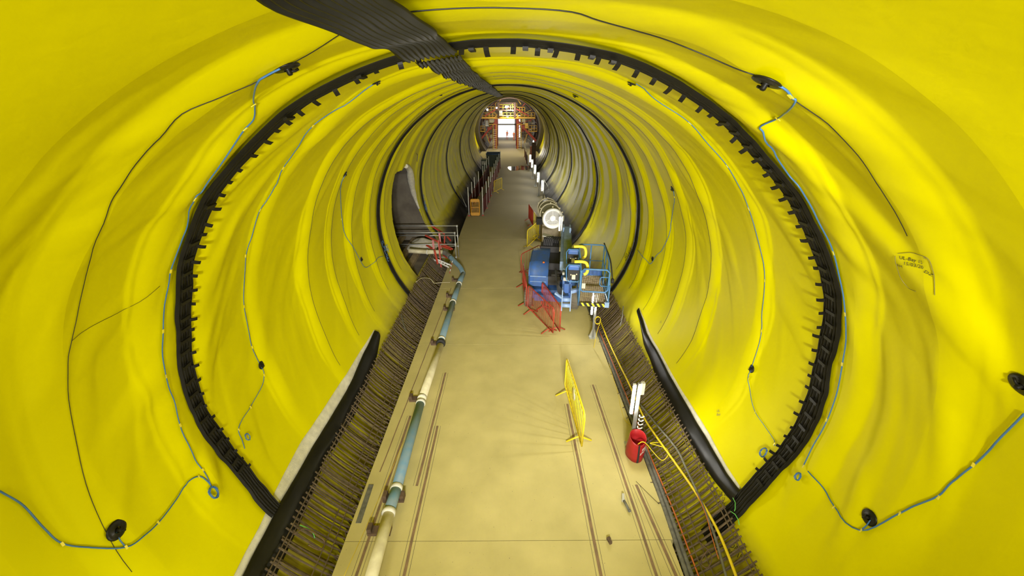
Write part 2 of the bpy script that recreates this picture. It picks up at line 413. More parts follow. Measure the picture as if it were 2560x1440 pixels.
for j, Ys in enumerate(SEAMS):
    if 8 < Ys < 27 and abs(Ys - 16.5) > .1 and abs(Ys - 18.4) > .1:
        for (p0, p1) in ((-114, -12), (-4, 114)):
            n_ = 50 if Ys < 20 else 26
            P = [pt(p0 + (p1 - p0) * k / n_, seam_y(p0 + (p1 - p0) * k / n_, Ys) - .01, .004) for k in range(n_ + 1)]
            MB().tube(P, .004 if Ys < 12 else .005, 4).build('weld_line', mat_cord, wall_t)
# wider chamber, then the dark cast lining where the gantry stands
def revolve(prof, name, m, parent=None, n=60):
    b = MB(); w_ = len(prof)
    for k in range(n + 1):
        a = rad(-140 + 280 * k / n)
        for Y, rr in prof: b.v.append((rr * math.sin(a), Y, CZ + rr * math.cos(a)))
    for k in range(n):
        for j in range(w_ - 1): b.f.append((k * w_ + j, k * w_ + j + 1, k * w_ + w_ + 1 + j, k * w_ + w_ + j)); b.sm.append(False)
    return b.build(name, m, parent)
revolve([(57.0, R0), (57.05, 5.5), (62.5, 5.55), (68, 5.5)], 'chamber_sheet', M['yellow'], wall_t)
revolve([(68, 5.6), (67.9, 4.92), (96.05, 4.92)], 'cast_lining', M['lining'], wall_t)
# lining seen behind the trough and below the slab
b = MB()
for k in range(25):
    a = rad(132 + 96 * k / 24)
    for Y in (-15, 96): b.v.append((4.72 * math.sin(a), Y, CZ + 4.72 * math.cos(a) * (1.0)))
for k in range(24): b.f.append((2 * k, 2 * k + 1, 2 * k + 3, 2 * k + 2)); b.sm.append(True)
tag(b.build('floor_invert', M['invert']), kind='structure')
b = MB(); b.bx(-6.2, 6.2, -15.3, -15.05, -2, 10); tag(b.build('wall_back', M['rough_conc']), kind='structure')
b = MB(); b.bx(-7, -2.9, 96, 96.3, -2, 10).bx(2.4, 7, 96, 96.3, -2, 10).bx(-2.9, 2.4, 96, 96.3, 4.6, 10).bx(-2.9, 2.4, 96, 96.3, -2, -.02)
tag(b.build('wall_far', M['rough_conc']), kind='structure')

# ------------------------------------------------------------------ floor slabs
floor = tag(empty('floor'), 'pale brushed concrete floor slabs along the tunnel', kind='structure')
SJ = [-15, -4.4, 4.66, 11.17, 15.6, 22.3, 31, 40, 49, 57]
for y0, y1 in zip(SJ[:-1], SJ[1:]):
    b = MB(); xl, xr = -3.0, 3.05 if y0 > 4 else 2.98
    b.bx(xl, xr, y0 + .006, y1 - .006, -.45, 0); b.build('slab', M['slab'], floor)
b = MB(); b.bx(-4.6, 4.6, 57.006, 96.2, -.45, 0); b.build('slab', M['slab'], floor)

# ------------------------------------------------------------------ black waterbar rings
def ring_y(k, phi):
    if k == 0: return float(np.interp(phi, RING_PHI, RING_Y)) + .05 * float(vn(phi / 9, 3.0, 15) - .5)
    return RINGS[k] + .05 * float(vn(phi / 14, k * 5.0, 5) - .5)
PROF = [(-.21, .0), (-.205, .02), (-.17, .022), (-.165, .055), (-.15, .055), (-.145, .022), (-.10, .022), (-.095, .06), (-.08, .06), (-.075, .022), (-.03, .022),
        (-.025, .045), (.025, .045), (.03, .022), (.065, .022), (.07, .06), (.085, .06), (.09, .022), (.135, .022), (.14, .055), (.155, .055), (.16, .022), (.2, .022), (.205, .06), (.215, .06), (.22, .0)]
def band(k, p0, p1, step, prof, wmul=1.0):
    n = int((p1 - p0) / step) + 1; V = []
    for i in range(n):
        phi = p0 + (p1 - p0) * i / (n - 1)
        yc = ring_y(k, phi); wv = wmul * ((.57 if phi < 0 else .57 + .12 * min(1, phi / 40)) / .82 if k == 0 else 1) * (1 + .12 * float(vn(phi / 5, k * 3.3, 16) - .5))
        lump = .06 * float(vn(phi / 7, 1.7 + k, 17) - .5)
        for dy, h in prof:
            V.append(pt(phi, yc + dy * wv + .03 * abs(dy) / .2 * float(vn(phi / 2.6 + (9 if dy > 0 else 0), 5.5 + k, 18) - .5), r=R + .0 - h * (.62 if k == 0 else .75) - lump * .3))
    return np.array(V), n
ring_labels = ['ribbed black waterbar ring nearest the camera, with tabs along its far edge', 'second black waterbar ring, just before the side opening on the left wall',
               'third black waterbar ring, just beyond the side opening on the left wall', 'fourth black waterbar ring, beside the yellow plastic gate',
               'fifth thin black waterbar ring, deep in the tunnel', 'last thin black waterbar ring before the red gantry']
tab = MB()
st = [(-.012, .005), (.0, .045), (.012, .075), (.030, .100), (.052, .120)]
for side in (0, 1):
    for (y, z) in st:
        for x in (-.026, .026): tab.v.append((x, y + side * .009, z))
m = len(st)
for i in range(m - 1):
    tab.f += [(2 * i, 2 * i + 1, 2 * i + 3, 2 * i + 2), (2 * m + 2 * i, 2 * m + 2 * i + 2, 2 * m + 2 * i + 3, 2 * m + 2 * i + 1),
              (2 * i, 2 * i + 2, 2 * m + 2 * i + 2, 2 * m + 2 * i), (2 * i + 1, 2 * m + 2 * i + 1, 2 * m + 2 * i + 3, 2 * i + 3)]
tab.f += [(0, 2 * m, 2 * m + 1, 1), (2 * m - 2, 2 * m - 1, 4 * m - 1, 4 * m - 2)]; tab.sm = [False] * len(tab.f)
tab_me = tab.mesh('tab'); tab_me.materials.append(M['rubber'])
clip = MB(); clip.box((0, .0, .055), (.05, .15, .02)); clip_me = clip.mesh('clip'); clip_me.materials.append(M['rubber'])
rng = random.Random(3)
for k in range(6):
    root = tag(empty('waterbar_ring', (0, RINGS[k], 0)), ring_labels[k], 'waterbar', 'waterbar rings')
    if k == 0: V, n = band(0, -119.5, 130, .6, PROF, .82)
    else: V, n = band(k, -134, 134, 1.2 if k < 4 else 2, [PROF[i] for i in (0, 1, 3, 4, 5, 7, 8, 10, 12, 15, 16, 19, 20, 23, 25)], .62)
    V = V - np.array([0, RINGS[k], 0])
    me = grid_mesh('band', V, n, len(V) // n); me.materials.append(M['rubber']); link('band', me, root)
    if k == 0:
        phi = -108.0
        while phi < 112:
            if not (-9.5 < phi < -7.5):
                p = pt(phi, ring_y(0, phi) + (.085 if phi < 0 else .12), r=R + .0)
                t = link('tab', tab_me, root, p - Vector((0, RINGS[0], 0)), (rng.uniform(-.25, .25), rad(phi + 180), rng.uniform(-.3, .3)))
                s = rng.uniform(.55, .9) * (.7 if phi < -72 else 1); t.scale = (.95, rng.uniform(.6, 1.5), s)
                if phi > 30 or phi < -55 or rng.random() < .4:
                    p = pt(phi + 1.3, ring_y(0, phi) - .03, r=R - .01)
                    link('clip', clip_me, root, p - Vector((0, RINGS[0], 0)), (0, rad(phi + 181.3), rng.uniform(-.1, .1)))
            phi += rng.uniform(2.1, 3.4)
    elif k in (1, 2):
        for sg in (-1, 1):                       # loose bundles of injection hose ends
            b = MB()
            for q in range(7):
                ph = sg * (98 + rng.uniform(-3, 7)); c = pt(ph, RINGS[k] + rng.uniform(-.25, .25), r=4.5) - Vector((0, RINGS[k], 0)); rr = rng.uniform(.06, .14)
                u = Vector((0, 1, 0)); v = Vector((math.cos(rad(ph)), 0, -math.sin(rad(ph))))
                b.tube([c + (u * math.cos(a / 2) * .7 + v * math.sin(a / 2)) * rr for a in range(12)], .007, 4)
            b.build('hose_ends', M['hose'] if sg < 0 else M['rubber'], root)

# crown strip: ribbed waterbar hanging along the tunnel a little left of the crown
def crown(y0, y1, step, label):
    n = int((y1 - y0) / step) + 1
    prof = [(-1, .0), (-.985, .03)]
    for c_ in (-.84, -.66, -.47, -.27, -.05, .17, .37, .56, .73, .88): prof += [(c_ - .05, .03), (c_ - .035, .062), (c_ + .02, .062), (c_ + .035, .03)]
    prof += [(.985, .03), (1, 0)]
    V = []
    for i in range(n):
        Y = y0 + (y1 - y0) * i / (n - 1)
        per = 1.9 if Y < 4.2 else .95
        fr = (Y / per + .3 * float(vn(Y * .4, 1.5, 34))) % 1.0; st_ = sstep(0, .2, np.array(fr)) * (1 - sstep(.8, 1.0, np.array(fr))) if Y < 4.2 else fr
        pc = -8.7 + .9 * float(vn(Y * .6, .5, 31) - .5)
        hw = (2.25 + .12 * Y if Y < 4.2 else 2.2) + (.25 if Y < 4.2 else .7) * float(st_) + .3 * float(vn(Y * 2.1, 9.5, 32) - .5)
        d = max(float(disp(pc + o, Y + oy)) for o in (-2.6, 0, 2.6) for oy in (-.15, 0, .15))
        rb_ = min(4.585, R0 - d - .01) - (.035 if Y < 4.2 else .05) * float(st_)
        for u, h in prof:
            V.append(pt(pc + u * hw + .10 * math.sin(Y * 4 + u * 3) + .06 * math.sin(Y * 9), Y, r=rb_ - h * .55))
    V = np.array(V); me = grid_mesh('crown_waterbar', V - np.array([-.7, y0, 7.6]), n, len(prof)); me.materials.append(M['rubber'])
    return tag(link('crown_waterbar', me, None, (-.7, y0, 7.6)), label, 'waterbar', 'crown strips')
crown(.3, 4.10, .04, 'broad ribbed black strip along the crown at the top edge, before the first ring')
crown(4.36, 34, .07, 'long wavy black strip along the crown, running from the first ring into the distance')

# ------------------------------------------------------------------ base strips: fleece and black sheet along the foot of the walls
def strip(name, up, lo, m, lift, label, cat, nu=90, nw=7, lift2=None, belly=.03):
    A = [Vector((*wall(*p, lift), 0)) for p in up]; B = [Vector((*wall(*p, lift), 0)) for p in lo]
    def at(P, t):
        L = [0]
        for i in range(1, len(P)): L.append(L[-1] + abs(P[i].y - P[i - 1].y) + 1e-6)
        x = t * L[-1]
        for i in range(1, len(P)):
            if x <= L[i] or i == len(P) - 1:
                return P[i - 1].lerp(P[i], (x - L[i - 1]) / (L[i] - L[i - 1]))
    V = []; base = None
    for layer in (0, 1):
        for i in range(nu):
            a, c = at(A, i / (nu - 1)), at(B, i / (nu - 1))
            for j in range(nw):
                u = j / (nw - 1); q = a.lerp(c, u)
                x = lift - layer * .02 + belly * math.sin(math.pi * u) * (1 + .8 * float(vn(q.y * 1.5, u * 3, 41) - .5))
                d = float(disp(q.x, q.y))
                V.append(pt(q.x, q.y, r=R0 - d - x))
    V = np.array(V); o = V[0].copy(); V = V - o
    N = nu * nw; f = []
    for i in range(nu - 1):
        for j in range(nw - 1):
            k = i * nw + j
            f += [(k, k + 1, k + nw + 1, k + nw), (N + k, N + k + nw, N + k + nw + 1, N + k + 1)]
        f += [(i * nw, (i + 1) * nw, N + (i + 1) * nw, N + i * nw), (i * nw + nw - 1, N + i * nw + nw - 1, N + (i + 1) * nw + nw - 1, (i + 1) * nw + nw - 1)]
    b = MB(); b.v = [tuple(v) for v in V]; b.f = f; b.sm = [True] * len(f)
    ob = b.build(name, m, None, tuple(o)); return tag(ob, label, cat)
strip('fleece_strip', [(560, 1490), (585, 1440), (650, 1315), (690, 1225), (750, 1110), (770, 1080), (870, 930), (935, 825)],
      [(610, 1490), (640, 1440), (720, 1310), (760, 1225), (800, 1130), (830, 1080), (905, 940), (945, 832)], M['fleece'], .012,
      'off-white fleece strip between the black sheet and the left wall', 'fleece', belly=.005)
strip('black_base_sheet', [(580, 1490), (608, 1440), (702, 1255), (740, 1192), (805, 1080), (868, 975), (937, 826)],
      [(665, 1490), (690, 1440), (748, 1312), (785, 1232), (808, 1160), (862, 1080), (892, 1028), (938, 905), (951, 842)], M['blacksheet'], .06,
      'wide glossy black sheet hanging along the foot of the left wall', 'sheet', belly=.06)
strip('fleece_strip', [(1597, 768), (1625, 835), (1660, 898), (1697, 965), (1755, 1055), (1813, 1160), (1852, 1220)],
      [(1594, 775), (1612, 845), (1650, 925), (1685, 985), (1740, 1075), (1795, 1170), (1838, 1235)], M['fleece'], .012,
      'thin off-white fleece strip above the black sheet on the right wall', 'fleece', belly=.005)
strip('black_base_sheet', [(1597, 770), (1615, 830), (1668, 928), (1748, 1068), (1815, 1182), (1850, 1228)],
      [(1594, 785), (1609, 860), (1648, 970), (1698, 1062), (1750, 1152), (1785, 1202), (1836, 1262)], M['blacksheet'], .05,
      'tapering black sheet along the foot of the right wall', 'sheet', belly=.05)

# ------------------------------------------------------------------ cords, hoses and drain discs fixed to the membrane
def on_wall(pxs, lift, k=5):
    W = [Vector((*wall(*p, lift), 0)) for p in pxs]
    return [pt(q.x, q.y, lift) for q in spline(W, k)]
def cable(name, pts, r, m, label, cat, n=6, group=None):
    o = Vector(pts[0]); b = MB(); b.tube([Vector(p) - o for p in pts], r, n)
    return tag(b.build(name, m, None, o), label, cat, group)
cable('seam_cord', on_wall([(872, 72), (790, 125), (690, 180), (560, 240), (455, 285), (400, 345), (340, 410), (300, 470), (272, 520), (240, 600), (215, 690), (195, 780), (180, 850), (170, 910),
      (172, 1000), (190, 1100), (215, 1210), (255, 1310), (330, 1430)], .008, 4), .0032, M['cord'], 'thin black cord along the seam of the near left wall', 'cord')
cable('seam_cord', on_wall([(1022, 30), (1120, 22), (1280, 20), (1430, 30), (1500, 52), (1600, 80), (1700, 113), (1790, 150), (1885, 187)], .012, 4), .0042, M['cord'],
      'thin black cord along the seam over the crown, ending at the black disc', 'cord')
cable('seam_cord', on_wall([(1985, 250), (2070, 310), (2130, 372), (2180, 440), (2225, 510), (2268, 590)], .008, 4), .0032, M['cord'], 'thin dark cord along the seam of the upper right wall', 'cord')
cable('seam_cord', on_wall([(180, 852), (200, 835), (215, 825), (260, 800), (330, 765), (400, 715)], .006, 4), .0022, M['cord'], 'thin dark line crossing the left wall below mid height', 'cord')
disc = MB(); disc.lathe([(.0, .0), (.125, .0), (.13, .012), (.10, .018), (.04, .022), (.04, .03)], (0, 0, 0), n=20, cap=False)
disc_me = disc.mesh('plate'); disc_me.materials.append(M['blacksheet'])
hub = MB(); hub.lathe([(.026, .0), (.026, .05), (.018, .06), (.0, .06)], (0, 0, .015), n=12, cap=False); hub.tube([(0, 0, .045), (.05, .03, .048), (.08, .05, .04)], .013, 8)
hub_me = hub.mesh('nozzle'); hub_me.materials.append(M['rubber'])
def drain(px, py, s, label, spin=0):
    phi, Y = wall(px, py); o = empty('drain_disc', pt(phi, Y, .008)); o.rotation_euler = (0, rad(phi + 180), 0); s = s * .82; o.scale = (s, s, s)
    link('plate', disc_me, o, None, (0, 0, spin)); link('nozzle', hub_me, o, None, (0, 0, spin))
    return tag(o, label, 'drain disc', 'black drain discs')
drain(1920, 200, 1.0, 'large black disc with blue hose high on the right wall, near the first ring', 1.0)
drain(288, 1325, 1.1, 'large black disc low on the left wall at lower left')
drain(652, 913, .75, 'small black disc on the left wall between the first two rings')
drain(1880, 922, .75, 'small black disc on the right wall just left of the first ring', 2)
drain(2176, 1294, .95, 'black disc low on the right wall below the hanging hose', 2)
drain(2562, 962, 1.0, 'black disc cut by the right edge of the picture')
drain(715, 165, .9, 'black disc seen edge-on high on the left wall near the crown', 2)
drain(940, 205, .6, 'small black disc edge-on high on the left, beyond the first ring', 2)
drain(1580, 207, .6, 'small black disc edge-on high on the right, beyond the first ring')
drain(1682, 472, .75, 'small black disc on the right wall between second and third folds, left of the hose', 2)
drain(862, 435, .7, 'small black disc on the left wall above the trailing hose')
drain(903, 648, .7, 'small black disc low on the left wall before the second ring')
drain(1632, 647, .7, 'small black disc low on the right wall before the second ring')
drain(1104, 238, .9, 'tiny black disc near the crown on the left, far off')
drain(1440, 237, .9, 'tiny black disc near the crown on the right, far off')
tp = MB(); tp.box((0, 0, 0), (.055, .022, .006)); tape_me = tp.mesh('tape_clip'); tape_me.materials.append(M['tape'])
def hose(pxs, lift, r, label, clips=(), coil=None, mat_=None, k=5):
    P = on_wall(pxs, lift, k); o = P[0]; root = tag(empty('grout_hose', o), label, 'hose', 'blue hoses on the membrane')
    r = r * .62; MB().tube([p - o for p in P], r, 6).build('hose_run', mat_ or M['hose'], root)
    for c in clips:
        phi, Y = wall(*c, lift); t = link('tape_clip', tape_me, root, pt(phi, Y, lift + r * .8) - o, (0, rad(phi + 180), rng.uniform(-.5, .5)))
    if coil:
        px, py, R_, n = coil; phi, Y = wall(px, py, lift); b = MB(); pts = []
        u = Vector((0, 1, 0)); v = Vector((math.cos(rad(phi)), 0, -math.sin(rad(phi)))); c0 = pt(phi, Y, lift + .03)
        for i in range(n * 16):
            a = 2 * math.pi * i / 16; q = R_ * (1 + .12 * math.sin(i * .61)); pts.append(c0 + (u * math.cos(a) * .8 + v * math.sin(a) * 1.25) * q + nrm(phi) * .012 * math.sin(i * .9) - o)
        b.tube(pts, r * .8, 5).build('coil', mat_ or M['hose'], root)
    return root
hose([(2560, 1035), (2500, 1095), (2435, 1162), (2380, 1205), (2345, 1240), (2285, 1265), (2245, 1285), (2150, 1326), (2085, 1265), (2050, 1210), (2020, 1178)], .02, .014,
     'long blue hose hanging low across the right wall to the picture edge', [(2435, 1162), (2347, 1243), (2250, 1283), (2153, 1326), (2085, 1268)])
hose([(2176, 1300), (2165, 1315), (2150, 1326)], .02, .012, 'short blue hose stub joining the lower right disc to the long hose')
hose([(0, 1228), (60, 1265), (110, 1320), (155, 1358), (230, 1369), (315, 1368), (360, 1340), (395, 1308), (440, 1250), (470, 1205), (497, 1191), (515, 1200), (528, 1215)], .02, .014,
     'long blue hose hanging low across the left wall to the picture edge', [(155, 1360), (315, 1368), (395, 1307), (497, 1191)], (530, 1232, .075, 6))
hose([(290, 1330), (300, 1350), (315, 1368)], .02, .012, 'short blue hose stub joining the lower left disc to the long hose')
hose([(700, 172), (665, 190), (645, 205), (637, 225), (634, 255), (637, 275), (633, 300), (613, 322), (590, 355), (560, 400), (530, 440), (505, 478), (487, 497), (470, 555), (455, 600), (440, 640),
      (426, 680), (420, 720), (408, 830), (406, 880), (415, 940), (435, 1000), (450, 1063), (480, 1130), (507, 1175), (528, 1215)], .022, .011,
     'blue hose running down the left wall beside the first ring', [(634, 262), (613, 322), (487, 497), (426, 678), (407, 828), (415, 940), (450, 1063), (507, 1175)])
hose([(1930, 205), (1965, 225), (1980, 245), (1985, 260), (1960, 285), (1940, 298), (1900, 318), (1910, 340), (1940, 390), (1970, 435), (2000, 470), (2030, 520), (2060, 580), (2084, 633), (2100, 700),
      (2113, 785), (2115, 840), (2106, 910), (2090, 990), (2068, 1050), (2035, 1110), (2008, 1165)], .022, .013,
     'blue hose from the large disc down the right wall beside the first ring', [(1978, 240), (1945, 297), (2084, 632), (2113, 785), (2106, 910), (2067, 1050), (2009, 1166)], (1999, 1192, .05, 4))
hose([(935, 210), (860, 265), (782, 315), (740, 375), (708, 420), (680, 480), (650, 525), (630, 590), (615, 640), (611, 700), (610, 765), (622, 830), (630, 868), (652, 915), (660, 938), (655, 965), (626, 1018), (605, 1050),
      (596, 1075), (605, 1100), (612, 1122)], .02, .009, 'blue hose on the left wall beyond the first ring, ending in a small coil',
     [(782, 315), (708, 420), (650, 525), (613, 640), (610, 766), (630, 868), (660, 938), (626, 1018), (597, 1075)], (615, 1093, .05, 3))
hose([(1590, 210), (1640, 250), (1725, 308), (1770, 360), (1818, 415), (1850, 470), (1872, 522), (1895, 600), (1912, 700), (1905, 780), (1904, 828), (1885, 900), (1878, 925), (1870, 945), (1877, 990), (1888, 1030),
      (1915, 1070), (1935, 1100), (1936, 1115)], .02, .009, 'blue hose on the right wall beyond the first ring, ending in a round coil',
     [(1725, 308), (1818, 415), (1872, 522), (1912, 701), (1904, 827), (1872, 945), (1888, 1031), (1936, 1110)], (1912, 1132, .07, 5))
hose([(866, 433), (853, 460), (852, 500), (855, 545), (870, 600), (895, 640), (912, 668), (930, 660), (945, 645), (958, 640)], .02, .012, 'thin dark blue hose trailing down the left wall before the second ring', [(853, 548)])
hose([(1684, 478), (1686, 500), (1680, 540), (1672, 590), (1655, 625), (1640, 640), (1625, 660), (1605, 640), (1594, 625)], .02, .012, 'thin dark blue hose trailing down the right wall before the second ring', [(1686, 492)])

# ------------------------------------------------------------------ marker writing on the membrane
def wall_text(txt, px, py, size, up_dir, m=None, name='marker_writing'):
    """text laid on the wall; up_dir: angle of its baseline in (circumference, Y)"""
    cu = bpy.data.curves.new('txt', 'FONT'); cu.body = txt; cu.size = size; cu.shear = .25; cu.align_x = 'CENTER'; cu.align_y = 'CENTER'; cu.resolution_u = 2
    ob = bpy.data.objects.new('txt', cu); COL.objects.link(ob); bpy.context.view_layer.update()
    me = bpy.data.meshes.new_from_object(ob.evaluated_get(bpy.context.evaluated_depsgraph_get()))
    bpy.data.objects.remove(ob)
    phi, Y = wall(px, py); ca, sa = math.cos(up_dir), math.sin(up_dir)
    for v in me.vertices:
        x, y = v.co.x, v.co.y; a = x * ca - y * sa; c = x * sa + y * ca       # a: towards +Y baseline, c: up
        ph = phi - math.degrees(c / R) * (1 if phi > 0 else -1); v.co = pt(ph, Y - a * (1 if phi > 0 else -1), .006)
    me.name = name; me.materials.clear(); me.materials.append(m or M['ink'])
    return link(name, me, wall_t)
wall_text('UL-Bay 15', 2279, 648, .05, .10); wall_text('15/03/20', 2284, 662, .05, .10)
wall_text('RM', 2250, 664, .05, .15); wall_text('DZ', 2322, 682, .05, -.35); wall_text('R', 2313, 644, .04, .1, M['inkf'])
wall_text('U-Bay', 1938, 386, .035, .1, M['inkf']); wall_text('U-Bay', 1942, 394, .035, .1, M['inkf'])
wall_text('UL Bay\n15\nRM', 1808, 1247, .08, .75); wall_text('DAE\nBay 15\nR  C', 1836, 1385, .10, .75); wall_text('UL\nBay', 1796, 1032, .07, .9, M['inkf'])
wall_text('UL', 1652, 805, .09, .8, M['inkf'])
b = MB(); P = on_wall([(2244, 634), (2285, 633), (2318, 645), (2333, 680), (2336, 700), (2337, 738)], .008, 4); b.tube(P, .0025, 4)
P = on_wall([(2238, 640), (2242, 665), (2252, 695), (2272, 720), (2290, 728)], .008, 4); b.tube(P, .0025, 4); b.build('marker_writing', M['inkf'], wall_t)
# ------------------------------------------------------------------ added lighting tower, unseen behind the camera
tw = tag(empty('added_lighting_tower', TOWER), 'added lighting tower with four floodlights, unseen behind the viewpoint', 'lighting tower')
b = MB(); b.tube([(0, 0, .1), (0, 0, 6.9)], .05, 10).tube([(-1.2, 0, 6.45), (1.3, 0, 6.45)], .03, 8); b.build('mast', M['alu'], tw)
b = MB()
for a in (30, 150, 270): b.tube([(0, 0, .9), (1.0 * math.cos(rad(a)), 1.0 * math.sin(rad(a)), .03)], .025, 6)
b.build('tripod', M['alu'], tw)
for hx, hy, hz, dr, pw, spr in HEADS:
    d = Vector(dr).normalized(); q = d.to_track_quat('Y', 'Z').to_matrix()
    MB().box((hx, hy, hz), (.56, .12, .42), q).build('flood_head', M['gunk'], tw)

# ------------------------------------------------------------------ steel: starter bars in the side troughs
def rebar_cage(sg, y0, y1, label):
    root = tag(empty('rebar_cage', (sg * 3.2, y0, 0)), label, 'rebar cage')
    def arc(r, a0, a1, n=5): return [Vector((sg * r * math.sin(rad(a)), 0, CZ + r * math.cos(rad(a)))) for a in np.linspace(a0, a1, n)]
    off = Vector((sg * 3.2, 0, 0)); end = 121.3 if sg > 0 else 123.2
    top = [Vector((sg * 2.99, 0, -.17)), Vector((sg * 3.06, 0, -.10))] + arc(4.50, 135.2, end)
    low = [Vector((sg * 3.02, 0, -.30)), Vector((sg * 3.1, 0, -.27))] + arc(4.57, 136.5, end + 1.2)
    A = MB().tube([p - off for p in top], .0145, 5).mesh('rebar'); A.materials.append(M['rebar'])
    B = MB().tube([p - off for p in low], .0145, 5).mesh('rebar'); B.materials.append(M['rebar'])
    hk = MB().tube([Vector((sg * (3.03 + .06 * math.cos(t) - 3.2), 0, -.08 + .09 * math.sin(t))) for t in np.linspace(-1.5, 2.4, 9)], .01, 5).mesh('rebar_hook'); hk.materials.append(M['rebar'])
    y = 0.0; i = 0; r_ = random.Random(5 if sg > 0 else 6)
    while y < y1 - y0:
        for me, dy in ((A, 0), (B, .05)):
            link('rebar', me, root, (r_.uniform(-.03, .03), y + dy + r_.uniform(-.025, .025), r_.uniform(-.02, .02)), (0, 0, r_.uniform(-.05, .05)))
        if i % 4 == 0: link('rebar_hook', hk, root, (0, y, r_.uniform(-.05, .05)), (0, 0, r_.uniform(-.4, .4)))
        y += .112 if sg < 0 else .115; i += 1
    for a, r in ((end + .6, 4.48), (end + 1.6, 4.48), (end + 9.5, 4.47), (end + 11.5, 4.47)):
        MB().tube([Vector((sg * r * math.sin(rad(a + .25 * math.sin(k * 1.9))) - sg * 3.2, (y1 - y0) * k / 12, CZ + r * math.cos(rad(a)))) for k in range(13)], .011, 5).build('long_bar', M['rebar'], root)
    return root
rebar_cage(-1, 3.1, 18.6, 'rusty starter-bar cage in the left trough, along the pipe side of the slab')
rebar_cage(1, 3.1, 14.6, 'rusty starter-bar cage in the right trough, beside the red bag and lamp posts')
# black membrane offcuts lying on the cages
def offcut(px, py, ang, label):
    phi, Y = cyl_hit(px, py, 4.42); o = pt(phi, Y, r=4.42); b = MB()
    sg = 1 if phi > 0 else -1
    for k in range(6):
        q = k / 5 - .5; b.v += [tuple(pt(phi + sg * -q * 6, Y + q * ang - .06, r=4.40 + .02 * math.sin(k)) - o), tuple(pt(phi - sg * q * 6, Y + q * ang + .06, r=4.41 + .02 * math.sin(k)) - o)]
    n = len(b.v); b.v += [(x, y, z - .012) for x, y, z in b.v]
    for k in range(5): b.f += [(2 * k, 2 * k + 1, 2 * k + 3, 2 * k + 2), (n + 2 * k, n + 2 * k + 2, n + 2 * k + 3, n + 2 * k + 1), (2 * k, 2 * k + 2, n + 2 * k + 2, n + 2 * k), (2 * k + 1, n + 2 * k + 1, n + 2 * k + 3, 2 * k + 3)]
    b.sm = [False] * len(b.f); return tag(b.build('waterbar_offcut', M['grey'], None, o), label, 'offcut', 'waterbar offcuts')
offcut(1008, 808, .5, 'short dark strip lying across the left rebar cage'); offcut(1556, 790, .6, 'short dark strip lying across the far end of the right rebar cage')

# ------------------------------------------------------------------ rusty strips set in the floor
def channel(p0, p1, wd, label, lines=(-.075, .075)):
    a, c = fl(*p0), fl(*p1); o = a.copy(); d = c - a; nn = Vector((d.y, -d.x, 0)).normalized()
    root = tag(empty('rusty_channel', o), label, 'floor channel', 'rusty floor channels')
    b = MB(); n = max(4, int(d.length / .35))
    P = [d * (k / n) + nn * rng.uniform(-.004, .004) for k in range(n + 1)]
    for k in range(n): b.beam(P[k] + Vector((0, 0, .001)), P[k + 1] + Vector((0, 0, .001)), wd, .012)
    b.build('rusty_bar', M['chan'], root)
    for l in lines: MB().beam(nn * l, d + nn * l, .007, .004).build('saw_cut', M['invert'], root)
    return root
channel((1418, 1010), (1508, 1470), .055, 'rusty floor strip passing beneath the near yellow barrier')
channel((1482, 962), (1652, 1470), .05, 'long rusty floor strip between the yellow barrier and the red bag')
channel((1590, 1212), (1703, 1470), .055, 'short rusty floor strip nearest the right trough')
channel((1114, 932), (1042, 1215), .05, 'rusty floor strip just right of the pipe, farther from the camera')
channel((1094, 1065), (1003, 1470), .05, 'rusty floor strip right of the cream pipe at the bottom edge')
channel((1026, 1040), (880, 1470), .05, 'rusty floor strip left of the pipe')
channel((1012, 1125), (905, 1470), .018, 'thin dark floor strip hugging the left side of the pipe', ())
channel((1128, 720), (950, 1180), .022, 'long thin dark strip between the pipe and the left slab edge', ())
b = MB(); a, c = fl(928, 1212), fl(896, 1308); b.beam(Vector((0, 0, .006)), c - a + Vector((0, 0, .006)), .10, .016)
tag(b.build('grating_strip', M['grey'], None, a), 'short grey grating strip by the left slab edge near the cream pipe', 'grating')

# ------------------------------------------------------------------ pipeline on the left
PZ = .19
pl = tag(empty('pipeline', fl(915, 1490, 0)), 'blue and cream pipeline lying along the left side of the slab', 'pipe'); po = pl.location.copy()
secs = [((915, 1490), (972, 1285), 'pcream'), ((973, 1278), (991, 1222), 'pblue'), ((992, 1218), (1051, 1010), 'pblue'), ((1053, 1003), (1101, 864), 'pcream'),
        ((1103, 852), (1132, 757), 'pblue'), ((1133, 753), (1147, 712), 'pblue'), ((1148, 708), (1158, 684), 'pblue')]
for p, q, mm in secs:
    a, c = fl(*p, PZ) - po, fl(*q, PZ) - po; MB().tube([a, a.lerp(c, .5), c], .108, 16).build('pipe_section', M[mm], pl)
for (p, mm, r) in (((972, 1281), 'pjoint', .13), ((991.5, 1220), 'pjoint', .12), ((1052, 1007), 'pjoint', .125), ((1055, 995), 'pjoint', .12), ((1102, 858), 'dark', .15), ((1104, 848), 'pjoint', .12), ((1132.5, 755), 'pjoint', .125), ((1147.5, 710), 'pjoint', .125)):
    c = fl(*p, PZ) - po; d = Vector((.02, 1, 0)).normalized(); MB().lathe([(.10, -.05), (r, -.045), (r, .045), (.10, .05)], c, d, 16).build('coupling', M[mm], pl)
e0, e1, e2, e3 = fl(1158, 684, PZ) - po, fl(1150, 668, .36) - po, fl(1125, 642, .62) - po, fl(1108, 630, .72) - po
MB().tube(spline([e0, e1, (e1 + e2) / 2, e2], 4), .108, 14).build('pipe_section', M['pblue'], pl)
MB().tube(spline([e2, (e2 + e3) / 2 + Vector((0, .06, 0)), e3], 4), .12, 14).build('elbow', M['grey'], pl)
e4 = fl(1068, 630, .85) - po; e5 = fl(1022, 627, .98) - po
